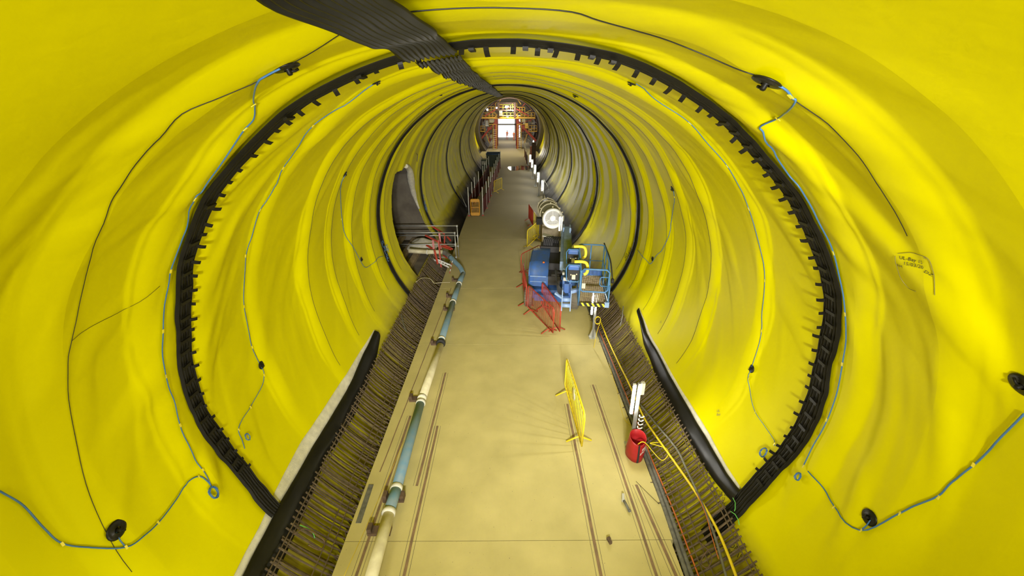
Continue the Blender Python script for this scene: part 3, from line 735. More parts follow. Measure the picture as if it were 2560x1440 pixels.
MB().tube([e3, e4], .105, 14).build('pipe_section', M['pcream'], pl); MB().tube([e4, e5], .105, 14).build('pipe_section', M['pcream'], pl)
MB().lathe([(.10, -.03), (.125, -.03), (.125, .03), (.10, .03)], e4, (1, 0, 0), 14).build('coupling', M['pjoint'], pl)
for i, (px, py) in enumerate([(1004, 1248), (1062, 1000), (1112, 860), (1141, 775), (1147, 742), (1160, 702), (968, 1330)]):
    c = fl(px, py); c.x = (fl(px - 18, py)).x
    b = MB(); b.box((0, 0, .035), (.42, .16, .07)).box((-.17, 0, .12), (.08, .14, .10)).box((.17, 0, .12), (.08, .14, .10))
    b.build('chock', M['rust'], pl, c - po)

# ------------------------------------------------------------------ lamp posts with LED tubes
lamp_bits = {}
def lamp(x, y, h, lean, label, scale=1.0, bracket=True):
    root = tag(empty('lamp_post', (x, y, 0)), label, 'lamp post', 'LED lamp posts'); root.rotation_euler = (0, lean, 0)
    MB().box((0, 0, h / 2), (.075, .05, h)).build('post', M['postgrey'], root)
    b = MB(); b.box((0, 0, .015), (.26, .26, .03)); b.add([(-.14, -.02, .03), (.14, -.02, .03), (0, -.02, .42), (-.14, .02, .03), (.14, .02, .03), (0, .02, .42)],
        [(0, 1, 2), (3, 5, 4), (0, 2, 5, 3), (1, 4, 5, 2), (0, 3, 4, 1)]); b.build('foot', M['alu'], root)
    MB().box((-.115, -.01, h - .42), (.06, .06, .80)).build('lamp_housing', M['white'], root)
    MB().tube([(-.125, -.05, h - .78), (-.125, -.05, h - .06)], .030, 10).build('led_tube', M['led'], root)
    if bracket: MB().box((.06, -.02, h - .12), (.07, .08, .30)).build('junction_box', M['panel'], root)
    return root
lamp(2.86, 6.85, 1.84, -.02, 'LED lamp post standing behind the red bag')
lamp(2.86, 11.62, 1.72, 0, 'LED lamp post beneath the blue lift basket')
lamp(2.87, 21.12, 1.70, 0, 'LED lamp post in front of the round fan', 1)
for i, (px, py, Y) in enumerate([(1355, 464, 30.3), (1344.5, 443, 34.1), (1336.5, 423, 38.3), (1329.5, 409, 42.5), (1325, 396, 47.5), (1336.5, 372, 57.5), (1333, 358, 63)]):
    c = atY(px, py, Y)
    lamp(c.x + .12, Y, c.z + .42, 0, ['LED lamp post just behind the fan, nearest of the far row', 'second LED lamp post of the far row behind the fan', 'third LED lamp post of the far row, right of the puddle',
         'fourth LED lamp post of the far row, by the puddle edge', 'fifth LED lamp post of the far row, beyond the puddle', 'LED lamp post beside the tall dark cabinet far away', 'farthest LED lamp post, below the gantry platform'][i], bracket=False)
lamp(2.86, 1.9, 1.84, 0, 'LED lamp post at the right slab edge just below the viewpoint'); lamp(-2.86, 1.9, 1.84, 0, 'LED lamp post at the left slab edge just below the viewpoint').rotation_euler = (0, 0, math.pi)
lamp(2.86, -3.0, 1.84, 0, 'LED lamp post behind the viewpoint on the right'); lamp(-2.86, -3.4, 1.84, 0, 'LED lamp post behind the viewpoint on the left').rotation_euler = (0, 0, math.pi)
# loops of yellow cable on the two near posts
for (px, py, z, r, n, lb) in ((1494, 800, 1.1, .09, 4, 'yellow cable coiled on the lamp post under the lift basket'), ):
    c = fl(px, py, z); pts = [(r * math.cos(i * .7), .01 * i % .05 - .05, r * 1.5 * math.sin(i * .7)) for i in range(9 * n)] + [(.02, 0, -.4), (-.02, .02, -1.05)]
    tag(MB().tube(pts, .009, 5).build('cable_coil', M['yhose'], None, c), lb, 'cable')
# white hooks on the near post
for k in range(4):
    c = Vector((2.86 + .05, 6.80, .98 - .11 * k)); b = MB(); b.tube([(.0, 0, .02)] + [(.055 + .055 * math.cos(t), 0, -.0 + .05 * math.sin(t)) for t in np.linspace(3.1, 6.0, 8)], .014, 6)
    tag(b.build('cable_hook', M['white'], None, c), ['topmost', 'second', 'third', 'lowest'][k] + ' white cable hook on the near lamp post above the red bag', 'hook', 'hooks on the near lamp post')

# ------------------------------------------------------------------ crowd barriers
def barrier(p0, p1, color, label, h=1.08, nb=18, plate=False, rb=.0075, legs=True):
    p0, p1 = Vector((p0[0], p0[1], 0)), Vector((p1[0], p1[1], 0)); d = p1 - p0; L = d.length
    root = tag(empty('crowd_barrier', p0, math.atan2(d.y, d.x)), label, 'barrier'); r = .022; m = M[color]; k = .12
    fr = [(0, 0, .16), (0, 0, h - k), (.035, 0, h - .035), (k, 0, h), (L - k, 0, h), (L - .035, 0, h - .035), (L, 0, h - k), (L, 0, .16)]
    MB().tube(fr, r, 8, closed=True).build('frame', m, root)
    bar = MB().tube([(0, 0, .16), (0, 0, h)], rb, 6).mesh('bar'); bar.materials.append(m)
    for i in range(1, nb + 1): link('bar', bar, root, (L * i / (nb + 1), 0, 0))
    if legs:
        ft = MB().tube([(0, -.30, .012), (0, -.05, .14), (0, .05, .14), (0, .30, .012)], .02, 6).mesh('foot'); ft.materials.append(m)
        for x in (.28 if L > 1.4 else .1, L - (.28 if L > 1.4 else .1)): link('foot', ft, root, (x, 0, .012))
    if plate:
        pl_ = MB().lathe([(0, 0), (.17, 0), (.17, .008), (0, .008)], (L * .52, 0, .72), (0, 1, 0), 20, False); pl_.build('sign_plate', M['pjoint'], root)
        MB().beam((L * .52 - .1, -.006, .64), (L * .52 + .06, -.006, .80), .03, .004, (0, 1, 0)).beam((L * .52 - .06, -.006, .62), (L * .52 + .1, -.006, .78), .02, .004, (0, 1, 0)).build('sign_print', M['bin_green'], root)
    return root
barrier((1.675, 6.72), (1.565, 8.9), 'yelbar', 'bright yellow crowd barrier standing alone on the near slab', 1.08, 14, True, .012)
barrier((.72, 13.55), (1.50, 11.66), 'redbar', 'red crowd barrier nearest the camera, left of the pair in front of the lift')
barrier((1.27, 13.85), (1.74, 11.75), 'redbar', 'red crowd barrier standing right behind the nearest red one')
barrier((.60, 15.9), (.66, 13.62), 'redbar', 'red crowd barrier seen end-on along the left side of the lift')
barrier((.55, 16.9), (1.5, 18.2), 'redbar', 'red crowd barrier at the rear left of the lift', nb=6)
barrier((.97, 20.55), (1.68, 22.35), 'yelbar', 'yellow crowd barrier slanting in front of the fan', nb=11)
barrier((1.72, 22.5), (1.56, 24.6), 'yelbar', 'yellow crowd barrier end-on along the left side of the fan', nb=12)
barrier((1.50, 24.75), (1.32, 26.6), 'redbar', 'dark red crowd barrier left of the fan, behind the yellow ones', nb=30, rb=.02)
barrier((-1.32, 35.1), (-.68, 36.9), 'yelbar', 'yellow crowd barrier far off beside the row of white posts', nb=14)

# ------------------------------------------------------------------ red tarpaulin bag
bg = tag(empty('site_bag', (2.86, 6.58, 0)), 'red tarpaulin bag with black strap and white lettering at the near lamp post', 'bag')
b = MB(); n = 28
rings = [(.165, .0, 0), (.205, .02, 0), (.215, .2, .0), (.20, .4, 0), (.185, .52, 0), (.19, .58, 1), (.178, .57, 1), (.17, .42, 0), (.19, .06, 0)]
for r, z, rim in rings:
    for k in range(n):
        a = 2 * math.pi * k / n; zz = z + (.05 * math.sin(a) + .03 * math.sin(2 * a + 1)) * (z / .58)
        q = r * (1 + .05 * math.sin(3 * a + z * 5)); b.v.append((q * math.cos(a) * .95, q * math.sin(a) * 1.02, zz))
for i in range(len(rings) - 1):
    for k in range(n): b.f.append((i * n + k, i * n + (k + 1) % n, (i + 1) * n + (k + 1) % n, (i + 1) * n + k))
m0 = (len(rings) - 1) * n; b.f.append(tuple(reversed(range(n)))); b.f.append(tuple(m0 + k for k in range(n))); b.sm = [True] * len(b.f)
b.build('bag_body', M['bag'], bg)
def bag_pt(a, z, off):      # a: angle from the camera-facing side
    r = np.interp(z, [0, .02, .2, .4, .52, .58], [.165, .205, .215, .2, .185, .19]); t = -math.pi / 2 + a
    q = (r + off) * (1 + .05 * math.sin(3 * t + z * 5)); return (q * math.cos(t) * .95, q * math.sin(t) * 1.02, z + (.05 * math.sin(t) + .03 * math.sin(2 * t + 1)) * (z / .58))
b = MB()
for k in range(9):
    z = .02 + .56 * k / 8; b.v += [bag_pt(-.12, z, .004), bag_pt(.10, z, .004)]
for k in range(8): b.f.append((2 * k, 2 * k + 1, 2 * k + 3, 2 * k + 2)); b.sm.append(False)
b.build('strap', M['dark'], bg)
def bag_text(txt, a0, z0, size):
    cu = bpy.data.curves.new('txt', 'FONT'); cu.body = txt; cu.size = size; cu.shear = .2; cu.align_x = 'CENTER'; cu.offset = .002
    ob = bpy.data.objects.new('txt', cu); COL.objects.link(ob); bpy.context.view_layer.update()
    me = bpy.data.meshes.new_from_object(ob.evaluated_get(bpy.context.evaluated_depsgraph_get())); bpy.data.objects.remove(ob)
    for v in me.vertices: v.co = bag_pt(a0 + v.co.x / .2, z0 + v.co.y + v.co.x * .35, .005)
    me.materials.clear(); me.materials.append(M['white']); link('lettering', me, bg)
bag_text('Site', .68, .40, .085); bag_text('STORE', .70, .31, .075)
cable('extension_lead', spline([(2.84, 6.47, .46), (2.92, 6.44, .57), (3.02, 6.42, .52), (3.16, 6.36, .36), (3.32, 6.22, .26), (3.46, 6.28, .34), (3.48, 6.42, .38), (3.3, 6.52, .38), (3.14, 6.52, .44), (3.22, 6.56, .42), (3.36, 6.6, .38)], 6), .010, M['yhose'],
      'yellow extension lead trailing from the red bag over the rebar', 'cable')

# ------------------------------------------------------------------ hoses and conduits along the right trough
def over(pxs, r, k=5): return spline([pt(*cyl_hit(*p, r), r=r) for p in pxs], k)
cable('yellow_hose', over([(1500, 800), (1520, 850), (1548, 910), (1575, 965), (1608, 1040), (1640, 1090), (1690, 1160), (1735, 1225), (1775, 1290), (1805, 1350), (1840, 1440), (1855, 1490)], 4.40), .024, M['yhose'],
      'thick yellow hose snaking along the right rebar cage', 'hose', 8)
b_pts = over([(1600, 1010), (1640, 1060), (1690, 1120), (1715, 1170), (1745, 1235), (1768, 1290), (1790, 1350), (1815, 1440), (1830, 1490)], 4.37)
cable('black_cable', b_pts, .022, M['grey'], 'thick dark cable lying on the outer edge of the right rebar cage', 'cable')
cable('red_cable', [p + Vector((-.03, 0, .03)) for p in over([(1745, 1235), (1768, 1290), (1782, 1340), (1800, 1400)], 4.36)], .007, M['orange'], 'thin red wire beside the dark cable on the right rebar', 'cable')
for i, (dx, r, lb) in enumerate(((3.085, .042, 'grey dusty conduit against the right slab edge'), (3.165, .042, 'second grey dusty conduit, beside the orange cable'))):
    cable('conduit', spline([(dx - .08, 3.0, .02), (dx - .04, 4.2, .0), (dx, 5.2, .0), (dx + .02, 6.5, 0), (dx + .03, 8, 0), (dx + .03, 10, 0), (dx, 12.5, 0), (dx, 14.5, 0)], 4), r, M['grey'], lb, 'conduit', 8, 'grey conduits')
cable('orange_cable', spline([(3.17, 3.0, .09), (3.21, 4.2, .06), (3.23, 5.2, .05), (3.20, 6.5, .06), (3.2, 8, .06), (3.18, 10, .06), (3.14, 12.5, .06)], 5), .015, M['orange'], 'orange cable running along the right slab edge', 'cable')
cable('thin_lead', spline([fl(1500, 830, .01), fl(1520, 900, .01), fl(1545, 985, .01), fl(1550, 1010, .01), fl(1562, 1050, .01), fl(1578, 1062, .01)], 5), .006, M['yhose'], 'thin yellow lead lying on the slab by the lamp posts', 'cable')
cable('thin_lead', spline([fl(1010, 1100, .01), fl(985, 1160, .01), fl(950, 1240, .01), fl(910, 1330, .01), fl(860, 1440, .01)], 4), .005, M['yhose'], 'thin yellow lead lying on the slab left of the pipe', 'cable')
cable('tie_wire', spline([(2.70, 5.90, .01), (2.86, 5.6, .02), (3.0, 5.35, .03)], 4), .004, M['cord'], 'thin black wire from the short floor strip to the slab edge', 'wire')
cable('green_tie', [wpt(*p, .12) for p in ((1832, 1244), (1838, 1256), (1838, 1272), (1836, 1278))], .006, M['green'], 'upper green tie sticking up at the foot of the first ring, right', 'tie')
cable('green_tie', [wpt(*p, .14) for p in ((1826, 1278), (1838, 1286), (1846, 1300), (1848, 1312))], .007, M['green'], 'lower green tie curling over the ring foot on the right', 'tie')
cable('green_tie', spline([pt(*cyl_hit(*p, 4.42), r=4.42) for p in ((750, 1313), (768, 1320), (782, 1332), (787, 1345))], 3), .007, M['green'], 'green tie lying on the left rebar cage', 'tie')
cable('scrap_wire', spline([pt(*cyl_hit(*p, 4.40), r=4.40) for p in ((735, 1335), (760, 1322), (790, 1335), (812, 1355), (800, 1375), (770, 1362))], 4), .012, M['rust'], 'tangle of rusty wire on the left rebar cage', 'wire')
cable('scrap_wire', spline([pt(*cyl_hit(*p, 4.40), r=4.40) for p in ((1745, 1352), (1765, 1370), (1780, 1395), (1768, 1420), (1752, 1405), (1770, 1375), (1790, 1372))], 4), .010, M['rust'], 'tangle of rusty wire on the right rebar cage', 'wire')
# litter on the slab
o = fl(1523, 1354); tag(MB().box((0, 0, .03), (.05, .11, .06), Matrix.Rotation(.35, 3, 'Z')).box((.01, .03, .062), (.03, .04, .01), Matrix.Rotation(.35, 3, 'Z')).build('brick_piece', M['rust'], None, o), 'small rusty brown lump on the slab near the bottom edge', 'debris')
o = fl(1557, 1247); tag(MB().box((0, 0, .04), (.05, .13, .08), Matrix.Rotation(-.25, 3, 'Z')).box((0, -.06, .02), (.07, .02, .04)).build('pale_block', M['panel'], None, o), 'small pale block on the slab right of the long rusty strip', 'debris')
o = fl(1567, 1268); tag(MB().tube([(-.03, .12, .03), (.0, 0, .03), (.02, -.1, .03)], .026, 10).lathe([(.03, -.012), (.03, .012)], (.02, -.1, .03), (.2, -1, 0), 10).build('tube_piece', M['grey'], None, o), 'short grey tube on the slab beside the pale block', 'debris')

# ------------------------------------------------------------------ blue articulated boom lift
lf = tag(empty('boom_lift', (1.75, 15.0, 0), -.13), 'blue boom lift parked on the slab with its railed basket towards the camera', 'boom lift')
b = MB(); b.bx(-.75, .85, -1.15, 1.45, .34, .72).bx(-.6, .7, -1.4, -1.1, .36, .62).bx(-.55, .65, 1.4, 1.65, .4, .66); b.build('chassis', M['lblue'], lf)
ty = MB(); ty.lathe([(.17, -.16), (.33, -.16), (.385, -.12), (.395, 0), (.385, .12), (.33, .16), (.17, .16)], (0, 0, 0), (1, 0, 0), 28, False)
for k in range(24):
    a = 2 * math.pi * k / 24; ty.box((0, .392 * math.cos(a), .392 * math.sin(a)), (.26, .04, .018), Matrix.Rotation(a - math.pi / 2, 3, 'X'))
ty_me = ty.mesh('tyre'); ty_me.materials.append(M['tyre'])
hb = MB(); hb.lathe([(.0, -.10), (.06, -.13), (.08, -.10), (.17, -.08), (.17, .08), (.08, .10), (.0, .10)], (0, 0, 0), (1, 0, 0), 20, False); hb_me = hb.mesh('hub'); hb_me.materials.append(M['lblue'])
for x in (-.84, .94):
    for y in (-1.12, 1.28):
        t = link('tyre', ty_me, lf, (x, y, .395)); link('hub', hb_me, t)
MB().lathe([(.52, .72), (.52, .86), (.0, .86)], (.05, .1, 0), (0, 0, 1), 28, False).build('turntable', M['gunk'], lf)
# left engine cover with rounded shoulder
b = MB(); prof = [(-1.02, .80), (-1.02, 1.22), (-.98, 1.42), (-.86, 1.58), (-.6, 1.68), (.5, 1.74), (.85, 1.70), (1.0, 1.55), (1.06, 1.2), (1.06, .8)]; xs = [(-.88, .10), (-.82, .03), (-.66, 0), (-.12, 0)]
for x, ins in xs:
    for (y, z) in prof: b.v.append((x, y * (1 - ins * .9), .8 + (z - .8) * (1 - ins)))
m = len(prof)
for i in range(3):
    for k in range(m - 1): b.f.append((i * m + k, i * m + k + 1, (i + 1) * m + k + 1, (i + 1) * m + k)); b.sm.append(k in (1, 2, 3))
b.f += [tuple(range(m)), tuple(reversed(range(3 * m, 4 * m)))]; b.sm += [False, False]
b.build('engine_cover', M['lblue'], lf)
MB().box((-.5, -1.03, 1.22), (.62, .03, .03)).box((-.5, -1.03, 1.0), (.62, .02, .02)).build('cover_trim', M['lblue2'], lf)
MB().lathe([(.0, 0), (.045, 0), (.05, .03), (.03, .06), (0, .065)], (-.32, -.72, 1.66), (0, 0, 1), 12, False).build('beacon', M['orange'], lf)
b = MB(); b.bx(-.12, .34, -.98, 1.0, .86, 1.22).bx(-.12, .34, -.3, 1.1, 1.2, 1.5).bx(.0, .3, -.95, -.6, 1.2, 1.3); b.build('turret_well', M['gunk'], lf)
MB().rbox((.80, .1, 1.18), (.36, 1.9, .72), .09).build('tank_cover', M['lblue'], lf)
b = MB(); b.bx(-.55, .25, .95, 1.55, 1.3, 1.75).bx(-.42, -.02, 1.1, 1.5, 1.72, 2.06).bx(-.3, .2, 1.45, 1.75, 1.5, 1.9); b.build('hydraulic_pack', M['gunk'], lf)
b = MB()
for k in range(9):
    x = -.45 + .08 * k; b.tube(spline([(x, 1.1, 1.7), (x + .05, 1.0, 2.05), (x + .2, 1.2, 2.12), (x + .3, 1.5, 1.9)], 4), .016, 5)
b.build('hydraulic_hoses', M['dark'], lf)
MB().box((-.28, 1.35, 2.1), (.42, .34, .05), Matrix.Rotation(.2, 3, 'Y')).build('document_tray', M['panel'], lf)
# boom lying level over the turret
MB().bx(.41, .63, -3.1, 1.75, 2.14, 2.42).build('main_boom', M['lblue2'], lf)
MB().bx(.45, .59, -3.55, -3.0, 2.19, 2.37).build('boom_extension', M['lblue'], lf)
b = MB(); b.bx(.30, .41, -2.2, 1.4, 2.0, 2.32).bx(.63, .72, -2.0, 1.3, 2.05, 2.28); b.build('boom_side_rail', M['lblue2'], lf)
b = MB(); b.bx(.36, .42, 1.3, 1.8, 1.2, 2.5).bx(.63, .69, 1.3, 1.8, 1.2, 2.5).beam((.53, 1.5, 2.35), (.53, .3, .95), .14, .2); b.build('riser', M['lblue2'], lf)
MB().tube([(.34, 1.68, 2.3), (.72, 1.68, 2.3)], .07, 12).build('pivot_pin', M['lblue2'], lf)
MB().tube([(.53, .9, 1.0), (.53, -1.4, 2.1)], .06, 10).build('lift_cylinder', M['alu'], lf)
# knuckle, jib and rotator at the boom tip
b = MB(); b.bx(.40, .46, -4.0, -3.3, 1.95, 2.45).bx(.60, .66, -4.0, -3.3, 1.95, 2.45).tube([(.36, -3.5, 2.28), (.70, -3.5, 2.28)], .08, 12).bx(.40, .68, -4.0, -3.75, 2.0, 2.3); b.build('jib_knuckle', M['lblue'], lf)
b = MB()
for k in range(7):
    a = .12 + .05 * k; b.tube(spline([(.36 - .03 * k, -3.2, 2.3), (.26 - a * .25, -3.55, 2.45 + a * .3), (.22, -3.95, 2.35), (.3, -4.15, 2.05 + .04 * k), (.5, -4.1, 2.0)], 5), .016, 5)
b.build('jib_hoses', M['dark'], lf)
b = MB(); b.box((.50, -4.0, 2.46), (.16, .06, .10)).box((.62, -3.75, 2.5), (.10, .12, .08)).box((.42, -3.7, 2.52), (.07, .10, .07)); b.build('valve_block', M['panel'], lf)
b = MB()
for z, y in ((1.83, -4.12), (1.66, -4.18)): b.tube([(.42, y, z), (.68, y, z)], .065, 14)
b.build('rotator_cylinder', M['lblue2'], lf)
b = MB(); b.bx(.40, .43, -4.25, -4.0, 1.5, 2.2).bx(.66, .69, -4.25, -4.0, 1.5, 2.2).beam((.2, -4.0, 1.98), (.42, -4.1, 1.88), .09, .06).beam((.66, -4.0, 2.05), (.95, -3.8, 2.05), .10, .10); b.build('rotator_bracket', M['lblue2'], lf)
# basket
BX0, BX1, BY0, BY1, BZ = .88, 1.70, -4.78, -2.58, 2.0
bk = MB(); r = .022
def loop(z, x0=BX0, x1=BX1): return [(x0, BY0, z), (x1, BY0, z), (x1, BY1, z), (x0, BY1, z)]
bk.tube([(BX0, BY0, BZ + .02), (BX1, BY0, BZ + .02), (BX1, BY1, BZ + .02), (BX0, BY1, BZ + .02)], .03, 6, closed=True)
bk.tube([(BX0, BY0, BZ + 1.0), (BX0, BY0 + .05, BZ + 1.08), (BX0, BY1 - .08, BZ + 1.1), (BX0 + .08, BY1, BZ + 1.1), (BX1 - .08, BY1, BZ + 1.1), (BX1, BY1 - .1, BZ + 1.1), (BX1, BY0 + .7, BZ + 1.1), (BX1, BY0 + .02, BZ + .62)], r, 8)
bk.tube([(BX0, BY0, BZ + .55), (BX0, BY1, BZ + .55), (BX1, BY1, BZ + .55), (BX1, BY0, BZ + .55)], .016, 6)
for (x, y, zt) in ((BX0, BY0, 1.02), (BX0, (BY0 + BY1) / 2, 1.1), (BX0, BY1, 1.1), (BX0 + .4, BY1, 1.1), (BX1, BY1, 1.1), (BX1, BY1 - .7, 1.1), (BX1, BY0 + .7, 1.1), (BX1, BY0, .66)): bk.tube([(x, y, BZ), (x, y, BZ + zt)], r, 6)
bk.build('basket_frame', M['lrail'], lf)
gt = [(BX0 + .08, 1.12), (BX1 - .12, 1.12), (BX1 - .04, 1.04), (BX1 - .04, .52), (BX1 - .12, .44), (BX0 + .08, .44), (BX0 + .02, .52), (BX0 + .02, 1.04)]
MB().tube([(x, BY0 + .02, BZ + z) for x, z in gt], .026, 8, closed=True).tube([(BX1 - .04, BY0 + .02, BZ + .9), (BX1 - .25, BY0 + .02, BZ + .9), (BX1 - .28, BY0 + .02, BZ + .85), (BX1 - .28, BY0 + .02, BZ + .68), (BX1 - .24, BY0 + .02, BZ + .63), (BX1 - .04, BY0 + .02, BZ + .63)], .016, 6).build('gate', M['lrail'], lf)
b = MB()
for k in range(30): y = BY0 + .03 + (BY1 - BY0 - .06) * k / 29; b.box(((BX0 + BX1) / 2, y, BZ + .02), (BX1 - BX0, .016, .014))
for k in range(14): x = BX0 + .03 + (BX1 - BX0 - .06) * k / 13; b.box((x, (BY0 + BY1) / 2, BZ + .02), (.016, BY1 - BY0, .014))
b.build('basket_floor_mesh', M['timber'], lf)
b = MB()
for k in range(12): b.box((BX1 + .015, BY0 + .05 + .06 * k, BZ + .33), (.006, .008, .62))
for k in range(10): b.box((BX1 + .015, BY0 + .38, BZ + .05 + .065 * k), (.006, .7, .008))
b.build('side_mesh', M['lrail'], lf)
b = MB(); b.box((BX0, (BY0 + BY1) / 2, BZ + .09), (.012, BY1 - BY0, .15)).box((BX1, (BY0 + BY1) / 2, BZ + .09), (.012, BY1 - BY0, .15)); b.build('toe_board', M['lrail'], lf)
MB().box(((BX0 + BX1) / 2, BY1, BZ + .11), (BX1 - BX0, .014, .18)).build('toe_board', M['lblue'], lf)
hz = MB().box(((BX0 + BX1) / 2 - .05, BY0 - .03, BZ + .055), (BX1 - BX0 - .1, .012, .11)).build('hazard_board', M['dark'], lf)
for k in range(5):
    x = BX0 + .06 + .145 * k; q = MB(); q.add([(x, BY0 - .038, BZ + .105), (x + .06, BY0 - .038, BZ + .105), (x + .12, BY0 - .038, BZ + .005), (x + .06, BY0 - .038, BZ + .005), (x, BY0 - .034, BZ + .105), (x + .06, BY0 - .034, BZ + .105), (x + .12, BY0 - .034, BZ + .005), (x + .06, BY0 - .034, BZ + .005)],
        [(0, 3, 2, 1), (4, 5, 6, 7), (0, 1, 5, 4), (2, 3, 7, 6)]); q.build('hazard_stripe', M['foam'], hz)
MB().box((BX1 - .03, BY0 - .03, BZ + .08), (.12, .05, .16)).build('corner_guard', M['lblue2'], lf)
# control consoles on the left rail with yellow guard bars
for y, zz in ((-4.28, 3.0), (-3.02, 3.02)):
    cs = MB().rbox((.70, y, zz - .06), (.34, .26, .26), .05).build('control_console', M['lblue'], lf)
    q = MB(); q.tube([(.50, y - .16, zz - .36), (.48, y - .16, zz), (.54, y - .16, zz + .10), (.84, y - .16, zz + .10), (.88, y - .16, zz), (.88, y - .16, zz - .36), (.82, y - .16, zz - .42), (.56, y - .16, zz - .42)], .018, 6, closed=True); q.build('console_guard', M['lrail'], lf)
    q = MB(); q.box((.69, y - .14, zz - .22), (.32, .03, .3)); q.build('console_face', M['dark'], cs)
    q = MB(); q.box((.70, y - .165, zz - .27), (.10, .02, .14)).box((.62, y - .165, zz - .2), (.03, .02, .03)).box((.78, y - .165, zz - .18), (.03, .02, .03)); q.build('console_sticker', M['pcream'], cs)
    q = MB(); q.tube(spline([(.70, y - .06, zz + .16), (.92, y - .06, zz + .17), (1.04, y - .10, zz + .14), (1.08, y - .16, zz + .02), (1.06, y - .2, zz - .1), (.98, y - .22, zz - .16)], 4), .045, 8); q.build('foam_guard', M['foam'], lf)
MB().tube(spline([(BX1, BY1 + .2, BZ + 1.1), (BX1 + .12, BY0 + 1.4, BZ + .9), (BX1 + .16, BY0 + .8, BZ + .55)], 5), .022, 6).build('basket_cable', M['dark'], lf)
MB().lathe([(.0, -.04), (.07, -.04), (.08, 0), (.07, .04), (0, .04)], (BX1 + .16, BY0 + .72, BZ + .5), (1, 0, 0), 14, False).build('work_lamp', M['dark'], lf)
MB().box((BX0 + .10, BY0 + .0, BZ + .62), (.10, .012, .16)).build('decal', M['panel'], lf)

# ------------------------------------------------------------------ axial ventilation fan on a plinth
fc = atY(1382, 547, 21.6); fr_ = .585
fn = tag(empty('tunnel_fan', (fc.x, 21.6, 0)), 'large drum-shaped ventilation fan with white intake on a plinth behind the lift', 'fan'); z0 = fc.z; dx = -.04
ax = Vector((dx, 1, 0)).normalized(); O = Vector((0, 0, z0))
MB().lathe([(fr_ * .93, .10), (fr_ * .93, 1.15), (fr_ * .97, 1.16), (fr_ * .97, 2.55), (fr_ * .8, 2.6), (0, 2.6)], O, ax, 36, False).build('drum', M['fan'], fn)
MB().lathe([(fr_ * .70, .16), (fr_ * .74, .02), (fr_ * .86, -.05), (fr_, -.02), (fr_, .10), (fr_ * .9, .12)], O, ax, 36, False).build('intake_bell', M['fanw'], fn)
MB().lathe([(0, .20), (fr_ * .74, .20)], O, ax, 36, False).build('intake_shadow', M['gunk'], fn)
b = MB()
for k in range(-11, 12):
    t = k / 12 * fr_ * .74; L = math.sqrt(max((fr_ * .74) ** 2 - t * t, 0))
    b.beam((t, .1, z0 - L), (t, .1, z0 + L), .010).beam((-L, .1, z0 + t), (L, .1, z0 + t), .010)
b.build('intake_grille', M['fanw'], fn)
b = MB()
for a in (90, 210, 330): b.beam(O + Vector((0, .09, 0)), O + Vector((fr_ * .74 * math.cos(rad(a)), .09, fr_ * .74 * math.sin(rad(a)))), .022, .012, (0, 1, 0))
b.build('intake_strut', M['fanw'], fn)
MB().lathe([(0, .04), (fr_ * .26, .05), (fr_ * .28, .08), (fr_ * .28, .14)], O, ax, 24, False).build('hub_disc', M['fanw'], fn)
for h in (1.12, 1.86, 2.5):
    MB().lathe([(fr_ * .95, h - .03), (fr_ * 1.05, h - .03), (fr_ * 1.05, h + .03), (fr_ * .95, h + .03)], O, ax, 36, False).build('flange', M['pcream'], fn)
for h in (.2, 1.12, 2.45):
    for a in (90, 30, 150):
        p = O + ax * h + Vector((fr_ * 1.06 * math.cos(rad(a)), 0, fr_ * 1.06 * math.sin(rad(a)))); MB().box(p, (.07, .03, .09), Matrix.Rotation(rad(90 - a), 3, 'Y')).build('lifting_lug', M['pcream'], fn)
MB().bx(-.56, .52, .12, 1.1, 0, z0 - fr_ * .62).build('plinth', M['block'], fn)
MB().bx(-.5, .46, 1.5, 2.3, 0, z0 - fr_ * .62).build('plinth', M['block'], fn)
MB().box((-.72, .5, z0 - .25), (.3, .4, .35)).build('terminal_box', M['dark'], fn)

# ------------------------------------------------------------------ side opening on the left wall
b = MB()
b.add([(-3.62, 15.2, .42), (-3.62, 20.9, .42), (-10, 20.9, .45), (-10, 15.2, .45)], [(0, 1, 2, 3)])
b.add([(-10, 15.0, -1), (-10, 21, -1), (-10, 21, 6.4), (-10, 15, 6.4)], [(0, 1, 2, 3)])
arch = [(15.3, .4), (15.2, 3.6), (15.6, 4.7), (16.6, 5.3), (18.2, 5.4), (19.8, 5.0), (20.6, 4.0), (20.9, .4)]
arch = [(arch[k][0] + (arch[k + 1][0] - arch[k][0]) * t / 10, arch[k][1] + (arch[k + 1][1] - arch[k][1]) * t / 10) for k in range(len(arch) - 1) for t in range(10)] + [arch[-1]]
vs = [(x, y, z) for (y, z) in arch for x in (-math.sqrt(max(4.67 ** 2 - (min(z, 5.4) - CZ) ** 2, .1)), -10)]
b.add(vs, [(2 * k, 2 * k + 1, 2 * k + 3, 2 * k + 2) for k in range(len(arch) - 1)])
tag(b.build('wall_adit', M['adit']), 'rough sprayed concrete of the side opening', kind='structure')
for k, (x, z) in enumerate([(-4.55, .50), (-5.1, .56), (-5.7, .74), (-6.3, .96), (-6.9, 1.2)]):
    tag(MB().box((0, 0, 0), (.28, 5.2, .16)).box((0, 0, .09), (.24, 5.1, .03)).build('timber_baulk', M['timber'], None, (x, 18.05, z)), ['lowest timber baulk at the mouth of the side opening', 'second timber baulk up in the side opening', 'third timber baulk up in the side opening',
        'fourth timber baulk up in the side opening', 'topmost timber baulk deep in the side opening'][k], 'timber', 'timber baulks in the side opening')
